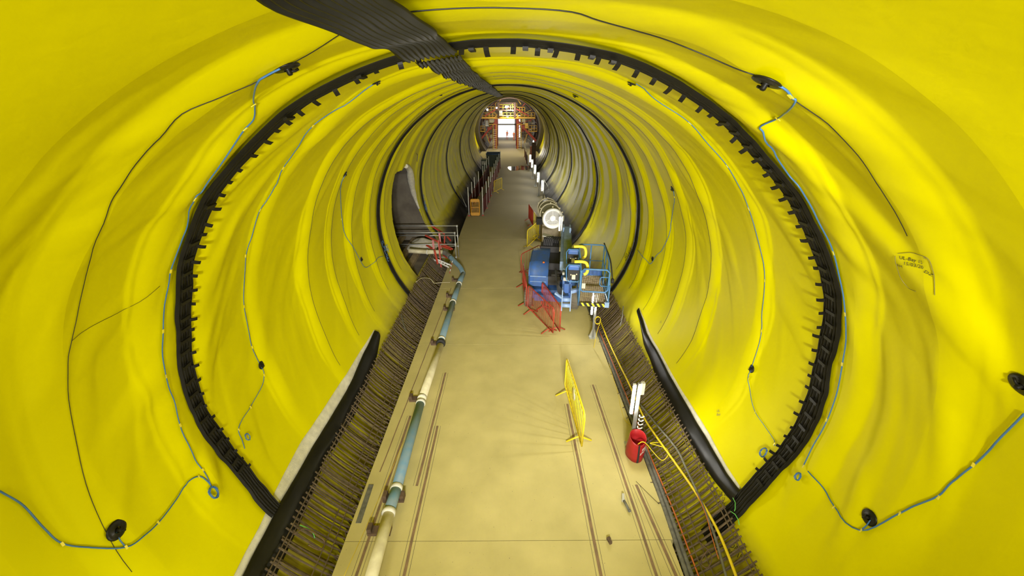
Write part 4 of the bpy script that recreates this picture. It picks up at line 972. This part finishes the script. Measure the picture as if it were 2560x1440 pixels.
# pale tarpaulin heap at the mouth of the opening
hp = MB(); nu_ = 14
hc = fl(1056, 612, .7)
for i in range(nu_):
    for j in range(nu_):
        u, v = i / (nu_ - 1) * 2 - 1, j / (nu_ - 1) * 2 - 1; q = max(0, 1 - u * u) * max(0, 1 - v * v)
        hp.v.append((u * .75, v * .8, .42 * q ** .6 * (.6 + .7 * float(vn(u * 2.2 + 5, v * 2.2 + 3, 61)))))
hp.f = [(i * nu_ + j, (i + 1) * nu_ + j, (i + 1) * nu_ + j + 1, i * nu_ + j + 1) for i in range(nu_ - 1) for j in range(nu_ - 1)]; hp.sm = [True] * len(hp.f)
tag(hp.build('tarpaulin_heap', M['fleece'], None, (hc.x, hc.y, .58)), 'pale crumpled tarpaulin heap at the mouth of the side opening', 'tarpaulin')
# torn fleece edge of the opening
P = [Vector((*q, 0)) for q in ((-68.6, 17.2), (-71, 18.0), (-76, 18.6), (-82, 19.15), (-88, 19.6), (-94, 19.95), (-100, 20.1))]
pts = [pt(q.x, q.y, .0) + Vector((.02, 0, 0)) for q in spline(P, 4)]; o = pts[0]
MBf = MB(); MBf.tube([p - o for p in pts], [.05 + .10 * math.sin(math.pi * min(1, .1 + i / len(pts))) * (.8 + .5 * float(vn(i * .35, 2.5, 77))) for i in range(len(pts))], 8)
tag(MBf.build('torn_fleece', M['fleece'], None, o), 'torn white fleece along the far edge of the side opening', 'fleece')

def frame(Y, x0, x1, zs, label, posts, z_end=0.0):
    root = tag(empty('handrail', (x1, Y, 0)), label, 'handrail')
    for z in zs: MB().tube([(x0 - x1, 0, z), (0, 0, z)], .026, 8).build('rail', M['alu'], root)
    for x in posts: MB().tube([(x - x1, 0, z_end), (x - x1, 0, zs[0])], .026, 8).build('post', M['alu'], root)
    for x in posts:
        for z in zs: MB().box((x - x1, 0, z), (.075, .075, .075)).build('clamp', M['alu'], root)
    return root
frame(19.35, -5.9, atY(1143, 575, 19.35).x, [1.68, 1.18, .62], 'taller tube handrail across the far side of the side opening', [atY(1143, 575, 19.35).x])
frame(18.45, -5.9, atY(1137, 586, 18.45).x, [1.60, 1.02, .35], 'lower tube handrail across the near side of the side opening', [atY(1137, 586, 18.45).x])
tr = tag(empty('red_trestle', (-3.2, 18.5, 0)), 'tangle of red steel trestle legs in front of the side opening', 'trestle'); to = tr.location.copy()
for i, ((ax_, ay_), (bx_, by_), Y, wv) in enumerate([((1076, 563), (1112, 585), 19.6, .09), ((1063, 588), (1132, 623), 18.8, .10), ((1098, 580), (1102, 625), 18.9, .11), ((1082, 600), (1086, 640), 18.5, .12), ((1096, 600), (1103, 668), 17.9, .10),
        ((1086, 625), (1094, 660), 17.8, .10), ((1112, 590), (1111, 612), 19.0, .07), ((1118, 592), (1127, 602), 19.1, .08), ((1066, 613), (1084, 624), 18.6, .08), ((1103, 615), (1128, 624), 18.6, .07), ((1108, 638), (1118, 645), 18.2, .05)]):
    MB().beam(atY(ax_, ay_, Y) - to, atY(bx_, by_, Y - .2) - to, wv * .8, .06).build('red_beam', M['redbar'], tr)
lr = tag(empty('white_ladder', fl(1076, 645, .5)), 'white ladder frame lying at the end of the left rebar cage', 'ladder'); lo_ = lr.location.copy()
A0, A1, B0, B1 = fl(1078, 646, .5), fl(1122, 668, .25), fl(1090, 647, .55), fl(1127, 663, .28)
MB().beam(A0 - lo_, A1 - lo_, .05).build('stile', M['white'], lr); MB().beam(B0 - lo_, B1 - lo_, .05).build('stile', M['white'], lr)
for k in range(1, 6): MB().beam(A0.lerp(A1, k / 6) - lo_, B0.lerp(B1, k / 6) - lo_, .03).build('rung', M['white'], lr)
pp = [fl(1124, 683, 0), atY(1131, 652, fl(1124, 683, 0).y + .05)]
sp_ = tag(empty('marker_pole', pp[0]), 'thin red and white marker pole beside the pipe bend', 'pole')
for k in range(6): MB().tube([(pp[1] - pp[0]) * (k / 6), (pp[1] - pp[0]) * ((k + 1) / 6)], .016, 8).build('pole_band', M['white'] if k % 2 else M['redbar'], sp_)
cable('cage_lead', spline([pt(*cyl_hit(*p, 4.38), r=4.38) for p in ((1040, 705), (1055, 695), (1075, 697), (1085, 708))], 4) + [fl(1110, 706, .02), fl(1125, 706, .02)], .012, M['pcream'], 'pale looped lead over the far part of the left rebar cage', 'cable')
cable('leaning_prop', [wpt(1143, 465, .05), fl(1166, 517, .1)], .03, M['alu'], 'slim pale prop leaning on the left wall beyond the opening', 'prop')
cable('leaning_prop', [wpt(1360, 449, .1), fl(1374, 474, .2)], .035, M['alu'], 'slim pale prop leaning on the right wall behind the fan', 'prop')

# ------------------------------------------------------------------ edge protection posts and netting, left of the far slab
ORD = ['nearest', 'second', 'third', 'fourth', 'fifth', 'sixth', 'seventh', 'eighth', 'ninth', 'tenth']
def edge_row(P, h, label_p, label_n, first):
    prev = None
    for i, (x, y) in enumerate(P):
        o = tag(empty('edge_post', (x, y, 0)), ORD[i] + ' ' + label_p, 'post', 'white edge-protection posts ' + first)
        MB().tube([(0, 0, 0), (0, 0, h)], .03, 8).build('post_tube', M['white'], o); MB().box((0, 0, .03), (.14, .14, .06)).build('post_shoe', M['redbar'], o)
        if prev:
            a = Vector((prev[0], prev[1], 0)); d = Vector((x, y, 0)) - a
            tag(MB().beam(d * .03 + Vector((0, 0, .62)), d * .97 + Vector((0, 0, .62)), .03, 1.05).beam(d * .03 + Vector((0, 0, 1.16)), d * .97 + Vector((0, 0, 1.16)), .045, .045).build('red_netting', M['redmesh'], None, a), ORD[i - 1] + ' ' + label_n, 'netting', 'red netting panels ' + first)
        prev = (x, y)
edge_row([(-2.83, 27.6), (-2.75, 29.6), (-2.72, 31.6), (-2.60, 34.4), (-2.42, 37.6), (-2.36, 39.6), (-2.3, 41.8), (-2.22, 44.5)], 2.0, 'white post with red netting in the row nearer the left wall', 'red netting panel in the row nearer the left wall', 'by the wall')
edge_row([(-1.86, 27.7), (-1.70, 29.8), (-1.62, 31.9), (-1.56, 34.2), (-1.52, 36.6), (-1.44, 39), (-1.36, 41.4), (-1.3, 44), (-1.2, 47), (-1.1, 50)], 2.0, 'white post with red netting in the row on the slab side', 'red netting panel in the row on the slab side', 'on the slab')
edge_row([(2.25, 51), (2.22, 54), (2.2, 57.5), (2.2, 61)], 1.9, 'white post with red netting far off on the right, before the gantry', 'red netting panel far off on the right, before the gantry', 'before the gantry')
g = tag(empty('plastic_gate', (-2.38, 27.55, 0)), 'yellow-orange plastic barrier gate between the two rows of white posts', 'gate')
b = MB()
fr2 = [(-.30, .12), (-.26, .06), (.26, .06), (.30, .12), (.30, 1.12), (.26, 1.18), (-.26, 1.18), (-.30, 1.12)]; b.tube([(x, 0, z) for x, z in fr2], .035, 8, closed=True)
b.box((0, 0, 1.08), (.54, .05, .16)).box((0, 0, .17), (.54, .05, .18)).box((0, 0, .62), (.54, .04, .04)); b.build('gate_frame', M['orange_p'], g)
b = MB()
for k in range(9): b.box((-.24 + .06 * k, 0, .62), (.012, .015, .8))
for k in range(7): b.box((0, 0, .32 + .1 * k), (.52, .015, .012))
b.build('gate_mesh', M['orange_p'], g)
# floor puddle
b = MB(); n = 40; pc = (1.25, 50.0)
for k in range(n):
    a = 2 * math.pi * k / n; q = 1 + .25 * math.sin(2 * a + 1) + .12 * math.sin(5 * a); b.v.append((1.25 * q * math.cos(a), 2.2 * q * math.sin(a), .004))
for k in range(n): x, y, z = b.v[k]; b.v.append((x * 1.01, y * 1.01, .0))
b.f.append(tuple(range(n))); b.f += [(k, n + k, n + (k + 1) % n, (k + 1) % n) for k in range(n)]; b.sm = [False] * len(b.f)
tag(b.build('puddle', M['water'], None, (pc[0], pc[1], 0)), 'shiny puddle on the far slab reflecting the bright portal', 'puddle')
# plant standing before the gantry
o = tag(empty('waste_skip', (-2.0, 52.0, 0)), 'dark green open skip on the left before the gantry', 'skip')
b = MB(); b.add([(-.75, -.8, 0), (.75, -.8, 0), (.85, -1, 1.5), (-.85, -1, 1.5), (-.75, .8, 0), (.75, .8, 0), (.85, 1, 1.5), (-.85, 1, 1.5)], [(0, 1, 2, 3), (5, 4, 7, 6), (1, 5, 6, 2), (4, 0, 3, 7), (0, 4, 5, 1)]); b.build('skip_body', M['bin_green'], o)
MB().tube([(-.86, -1, 1.5), (.86, -1, 1.5), (.86, 1, 1.5), (-.86, 1, 1.5)], .05, 6, closed=True).build('rim', M['lblue'], o)
o = tag(empty('pump_box', (-2.93, 49.0, 0)), 'grey-green equipment box against the far left wall', 'equipment'); MB().rbox((0, 0, .6), (.72, 1.2, 1.2), .08).build('box_body', M['bin_green'], o); MB().box((0, -.61, .8), (.6, .03, .4)).build('box_panel', M['panel'], o)
o = tag(empty('tall_cabinet', (3.05, 52.5, 0)), 'tall dark cabinet with an orange side far off on the right', 'cabinet'); MB().rbox((.0, 0, 1.35), (.5, .9, 2.7), .06).build('cabinet_body', M['rust'], o)
MB().box((-.36, -.1, 1.2), (.2, .5, 2.2)).build('side_panel', M['orange'], o); MB().beam((-.6, -.2, 0), (-.5, -.1, 1.7), .06).build('prop', M['white'], o)

# ------------------------------------------------------------------ far gantry
GY = 72.0
ga = tag(empty('work_gantry', (0, GY, 0)), 'red steel travelling gantry with yellow railings filling the far end of the tunnel', 'gantry'); go = ga.location.copy()
def G(px, py, dy=0): return atY(px, py, GY) - go + Vector((0, dy, 0))
PXM = 1 / (F / (GY * math.cos(TH) + 1.3))
def gb(name, p, q, wpx, m, dy=0, dep=None):
    a, c = G(*p), G(*q); a.y += dy; c.y += dy
    MB().beam(a, c, wpx * PXM if dep is None else dep, wpx * PXM, (0, 1, 0)).build(name, M[m], ga)
for dy in (0, 5):
    for x, y0_, y1_, wd, m in ((1240, 297, 372, 7, 'gred'), (1294, 297, 372, 7, 'gred'), (1246, 256, 297, 5, 'gdark'), (1287, 256, 297, 5, 'gdark')): gb('column', (x, y0_), (x, y1_), wd, m, dy)
    gb('cross_beam', (1197, 294), (1338, 294), 3.2, 'gyel', dy); gb('cross_beam', (1238, 275.5), (1294, 275.5), 3, 'gdark', dy); gb('cross_beam', (1244, 258), (1290, 258), 2, 'gdark', dy)
    gb('brace', (1247, 281), (1235, 298), 3, 'gyel', dy); gb('brace', (1287, 281), (1300, 298), 3, 'gyel', dy)
    gb('brace', (1247, 270), (1212, 290), 2.5, 'gred', dy); gb('brace', (1287, 270), (1322, 290), 2.5, 'gred', dy)
    gb('side_arm', (1238, 306), (1204, 346), 4, 'gred', dy); gb('side_arm', (1298, 308), (1340, 352), 5, 'gred', dy)
    gb('side_arm', (1216, 335), (1224, 358), 2, 'gyel', dy); gb('side_arm', (1318, 335), (1311, 358), 2, 'gyel', dy)
for (x0, x1, y) in ((1196, 1240, 295.5), (1294, 1338, 295.5), (1192, 1212, 328), (1322, 1342, 328), (1222, 1240, 310), (1292, 1312, 310), (1240, 1294, 296)):
    a, c = G(x0, y), G(x1, y); MB().bx(a.x, c.x, -.6, 5.6, a.z - .06, a.z + .02).build('platform', M['gyel'], ga)
def rail(x0, x1, ytop, ybot, n):
    b = MB()
    for k in range(n + 1): x = x0 + (x1 - x0) * k / n; b.beam(G(x, ytop), G(x, ybot), .07)
    b.beam(G(x0, ytop), G(x1, ytop), .07).beam(G(x0, (ytop + ybot) / 2), G(x1, (ytop + ybot) / 2), .06); b.build('railing', M['gyel'], ga)
rail(1198, 1240, 282, 294, 5); rail(1294, 1337, 282, 294, 5); rail(1222, 1238, 296, 308, 2); rail(1296, 1312, 296, 308, 2); rail(1193, 1211, 315, 328, 2); rail(1322, 1342, 314, 328, 3); rail(1220, 1236, 267, 280, 2); rail(1248, 1286, 262, 274, 4); rail(1248, 1286, 282, 294, 4)
rail(1292, 1312, 268, 281, 3); rail(1239, 1246, 257, 275, 1); rail(1281, 1292, 257, 275, 1)
for xa, xb in ((1233.5, 1242), (1293.5, 1302.5)):
    b = MB(); b.beam(G(xa, 310, -1), G(xa, 372, -1), .09).beam(G(xb, 310, -1), G(xb, 372, -1), .09); b.build('ladder_rail', M['gyel'], ga)
    for k in range(11): MB().beam(G(xa, 324 + 4.6 * k, -1), G(xb, 324 + 4.6 * k, -1), .08).build('ladder_rung', M['pjoint'], ga)
for (x, y, wd, ht, m, dy) in ((1252, 283, 8, 12, 'panel', -.3), (1229, 302, 11, 8, 'panel', -.3), (1309, 301, 8, 7, 'panel', -.3), (1217, 307, 8, 10, 'white', 1), (1316, 314, 8, 12, 'gyel', -.4), (1224, 321, 11, 6, 'gred', 0), (1308, 318, 7, 10, 'gred', 0), (1217, 276, 5, 7, 'white', 1),
        (1203, 315, 8, 18, 'panel', 2), (1331, 312, 6, 24, 'panel', 3), (1214, 350, 14, 12, 'panel', 2), (1322, 352, 12, 14, 'panel', 2), (1228, 345, 8, 10, 'pcream', 3)):
    c = G(x, y, dy); MB().box(c, (wd * PXM, .12, ht * PXM)).box(c + Vector((0, -.08, 0)), (wd * PXM * .9, .05, ht * PXM * .12)).build('panel', M[m], ga)
b = MB()
for k in range(4):
    b.tube([G(1318 + 3 * k + 10 * math.sin(t) * .8, 300 + 28 * (1 - math.cos(t)) / 1.0 * .9, 2 + .3 * k) for t in np.linspace(0, 1.3, 8)], .07, 6)
b.build('bent_pipes', M['panel'], ga)
lamps_g = [(1267, 268, 10, 6, 1.0), (1242, 269.5, 3.5, 3.5, .35), (1219, 274, 4, 4, .35), (1269, 292, 4, 2, .4), (1282, 276.5, 2, 2, .3)]
for (x, y, wd, ht, s) in lamps_g:
    c = G(x, y, -.7 if s < 1 else 3.0); q = MB().box(c, (wd * PXM, .2, ht * PXM)).build('floodlight', M['gunk'], ga)
    MB().box(c + Vector((0, -.12, 0)), (wd * PXM * .92, .04, ht * PXM * .9)).build('flood_glass', M['flood'], q)
for (x, y, z, e) in ((0, 71.0, 6.2, SPOT_W), (-2.6, 66.0, 4.6, SPOT_W * .5), (2.6, 66, 4.6, SPOT_W * .5), (0, 84, 4.8, SPOT_W * 2)):  # bare point lights added to brighten gantry and chamber, no fixtures of their own
    ld = bpy.data.lights.new('gantry_fill', 'POINT'); ld.energy = e; ld.color = (1, .9, .74); ld.shadow_soft_size = .25
    lo2 = bpy.data.objects.new('gantry_fill', ld); COL.objects.link(lo2); lo2.location = (x, y, z)
rg = random.Random(12)
for Yh in (.2, 2.6, 5.2):
    MB().tube([Vector((4.72 * math.sin(rad(a)), Yh, CZ + 4.72 * math.cos(rad(a)))) for a in range(-118, 119, 6)], .11, 6).build('form_hoop', M['gdark'] if Yh else M['gred'], ga)
for a in range(-100, 101, 10):
    p = Vector((4.72 * math.sin(rad(a)), .2, CZ + 4.72 * math.cos(rad(a)))); MB().beam(p, p + Vector((0, 5.2, 0)), .10).build('form_purlin', M['gdark'], ga)
for a in (-70, -52, -34, -16, 16, 34, 52, 70):
    p = Vector((4.72 * math.sin(rad(a)), .3, CZ + 4.72 * math.cos(rad(a)))); q = Vector((1.9 if a > 0 else -1.9, .3, p.z - .8)); MB().beam(p, q, .10).build('form_strut', M['gred'] if abs(a) % 4 else M['gyel'], ga)
for dy in (1.5, 3.2):
    for x in (1204, 1212, 1222, 1230, 1304, 1312, 1320, 1330): gb('pole', (x, 262 + abs(x - 1267) * .28), (x, 352 - abs(x - 1267) * .1), .9, 'gdark' if rg.random() < .5 else 'gyel', dy, .06)
for (x0, y0_, x1, y1_, m) in ((1200, 345, 1236, 318, 'gdark'), (1206, 352, 1238, 330, 'gred'), (1298, 330, 1328, 352, 'gdark'), (1300, 318, 1336, 345, 'gred'), (1210, 300, 1240, 325, 'gdark'), (1294, 325, 1326, 300, 'gdark'), (1250, 262, 1284, 274, 'gdark'), (1284, 262, 1250, 274, 'gdark'),
        (1205, 284, 1240, 262, 'gdark'), (1330, 284, 1293, 262, 'gdark'), (1197, 310, 1240, 310, 'gdark'), (1294, 312, 1340, 312, 'gdark'), (1200, 338, 1236, 338, 'gdark'), (1298, 338, 1336, 338, 'gdark')):
    gb('tie_rod', (x0, y0_), (x1, y1_), 1.6, m, rg.uniform(.5, 4), .08)
for k in range(26):
    x = rg.choice([rg.uniform(1200, 1236), rg.uniform(1298, 1336)]); y = rg.uniform(300, 356); c = G(x, y, rg.uniform(.5, 4.5))
    MB().box(c, (rg.uniform(.15, .6), .15, rg.uniform(.1, .6))).box(c + Vector((0, -.1, .0)), (.12, .06, .12)).build('fitting', M[rg.choice(['panel', 'gyel', 'gred', 'gdark', 'pcream', 'alu'])], ga)
for k in range(12):
    x = rg.uniform(1250, 1284); y = rg.uniform(262, 292); c = G(x, y, rg.uniform(1, 4.5)); MB().box(c, (rg.uniform(.2, .5), .15, rg.uniform(.1, .3))).box(c + Vector((0, -.1, .0)), (.1, .06, .1)).build('fitting', M[rg.choice(['gdark', 'gyel', 'panel', 'gred'])], ga)
# white sheet and beam in the portal
sh = tag(empty('portal_door', (-.2, 95.6, 0)), 'pale roller door frame across the bright far portal', 'door')
MB().bx(-2.7, 2.6, 0, .2, 2.55, 2.85).build('lintel_beam', M['panel'], sh); MB().bx(1.35, 1.75, 0, .3, 0, 4.5).build('jamb', M['panel'], sh); MB().bx(-2.75, -2.6, 0, .3, 0, 4.5).build('jamb', M['panel'], sh)

# ------------------------------------------------------------------ workers far away
def person(x, y, h, label, face):
    k = h / 1.75
    V = [(0, 0, .95), (0, 0, 1.15), (0, -.01, 1.38), (0, -.01, 1.50), (0, -.02, 1.60), (.09, 0, .90), (.11, -.03, .50), (.12, .02, .09), (.12, -.12, .04), (-.09, 0, .90), (-.12, .05, .50), (-.13, .10, .09), (-.13, -.04, .04),
         (.19, -.01, 1.40), (.25, .02, 1.14), (.24, -.12, .92), (.24, -.17, .84), (-.19, -.01, 1.40), (-.26, .02, 1.14), (-.24, -.14, .95), (-.23, -.2, .87)]
    E = [(0, 1), (1, 2), (2, 3), (3, 4), (0, 5), (5, 6), (6, 7), (7, 8), (0, 9), (9, 10), (10, 11), (11, 12), (2, 13), (13, 14), (14, 15), (15, 16), (2, 17), (17, 18), (18, 19), (19, 20)]
    rr = [.15, .14, .16, .06, .06, .10, .075, .05, .045, .10, .075, .05, .045, .075, .055, .042, .04, .075, .055, .042, .04]
    me = bpy.data.meshes.new('person'); me.from_pydata([tuple(c * k for c in v) for v in V], E, []); o = bpy.data.objects.new('person', me); COL.objects.link(o)
    sk = o.modifiers.new('s', 'SKIN'); sv = me.skin_vertices[0].data
    for i, q in enumerate(rr): sv[i].radius = (q * k, q * k * .8)
    sv[0].use_root = True; ss = o.modifiers.new('d', 'SUBSURF'); ss.levels = 1; ss.render_levels = 1
    me.materials.append(M['hiviz']); o.location = (x, y, 0); o.rotation_euler = (0, 0, face)
    hd = MB().lathe([(.0, -.13), (.06, -.11), (.085, -.03), (.09, .03), (.07, .10), (0, .125)], (0, -.02 * k, 1.66 * k), (0, 0, 1), 12, False); hd.tube([(0, -.10, 1.66 * k), (0, -.13, 1.645 * k)], .018, 6)
    hd.build('head', M['skin'], o)
    MB().lathe([(.14, .0), (.115, .015), (.11, .06), (.07, .115), (0, .13)], (0, -.02 * k, 1.69 * k), (0, 0, 1), 14, False).build('helmet', M['white'], o)
    for z in (1.02, 1.2): MB().lathe([(.175, 0), (.175, .05)], (0, 0, z * k), (0, 0, 1), 14, False).build('reflective_band', M['panel'], o)
    return tag(o, label, 'person')
c = fl(1268, 347); person(-.5, 90.0, 1.75, 'worker in orange workwear and helmet walking in the bright portal', .3)
person(.9, 88.0, 1.72, 'second worker in orange workwear at the right side of the portal', 2.6)
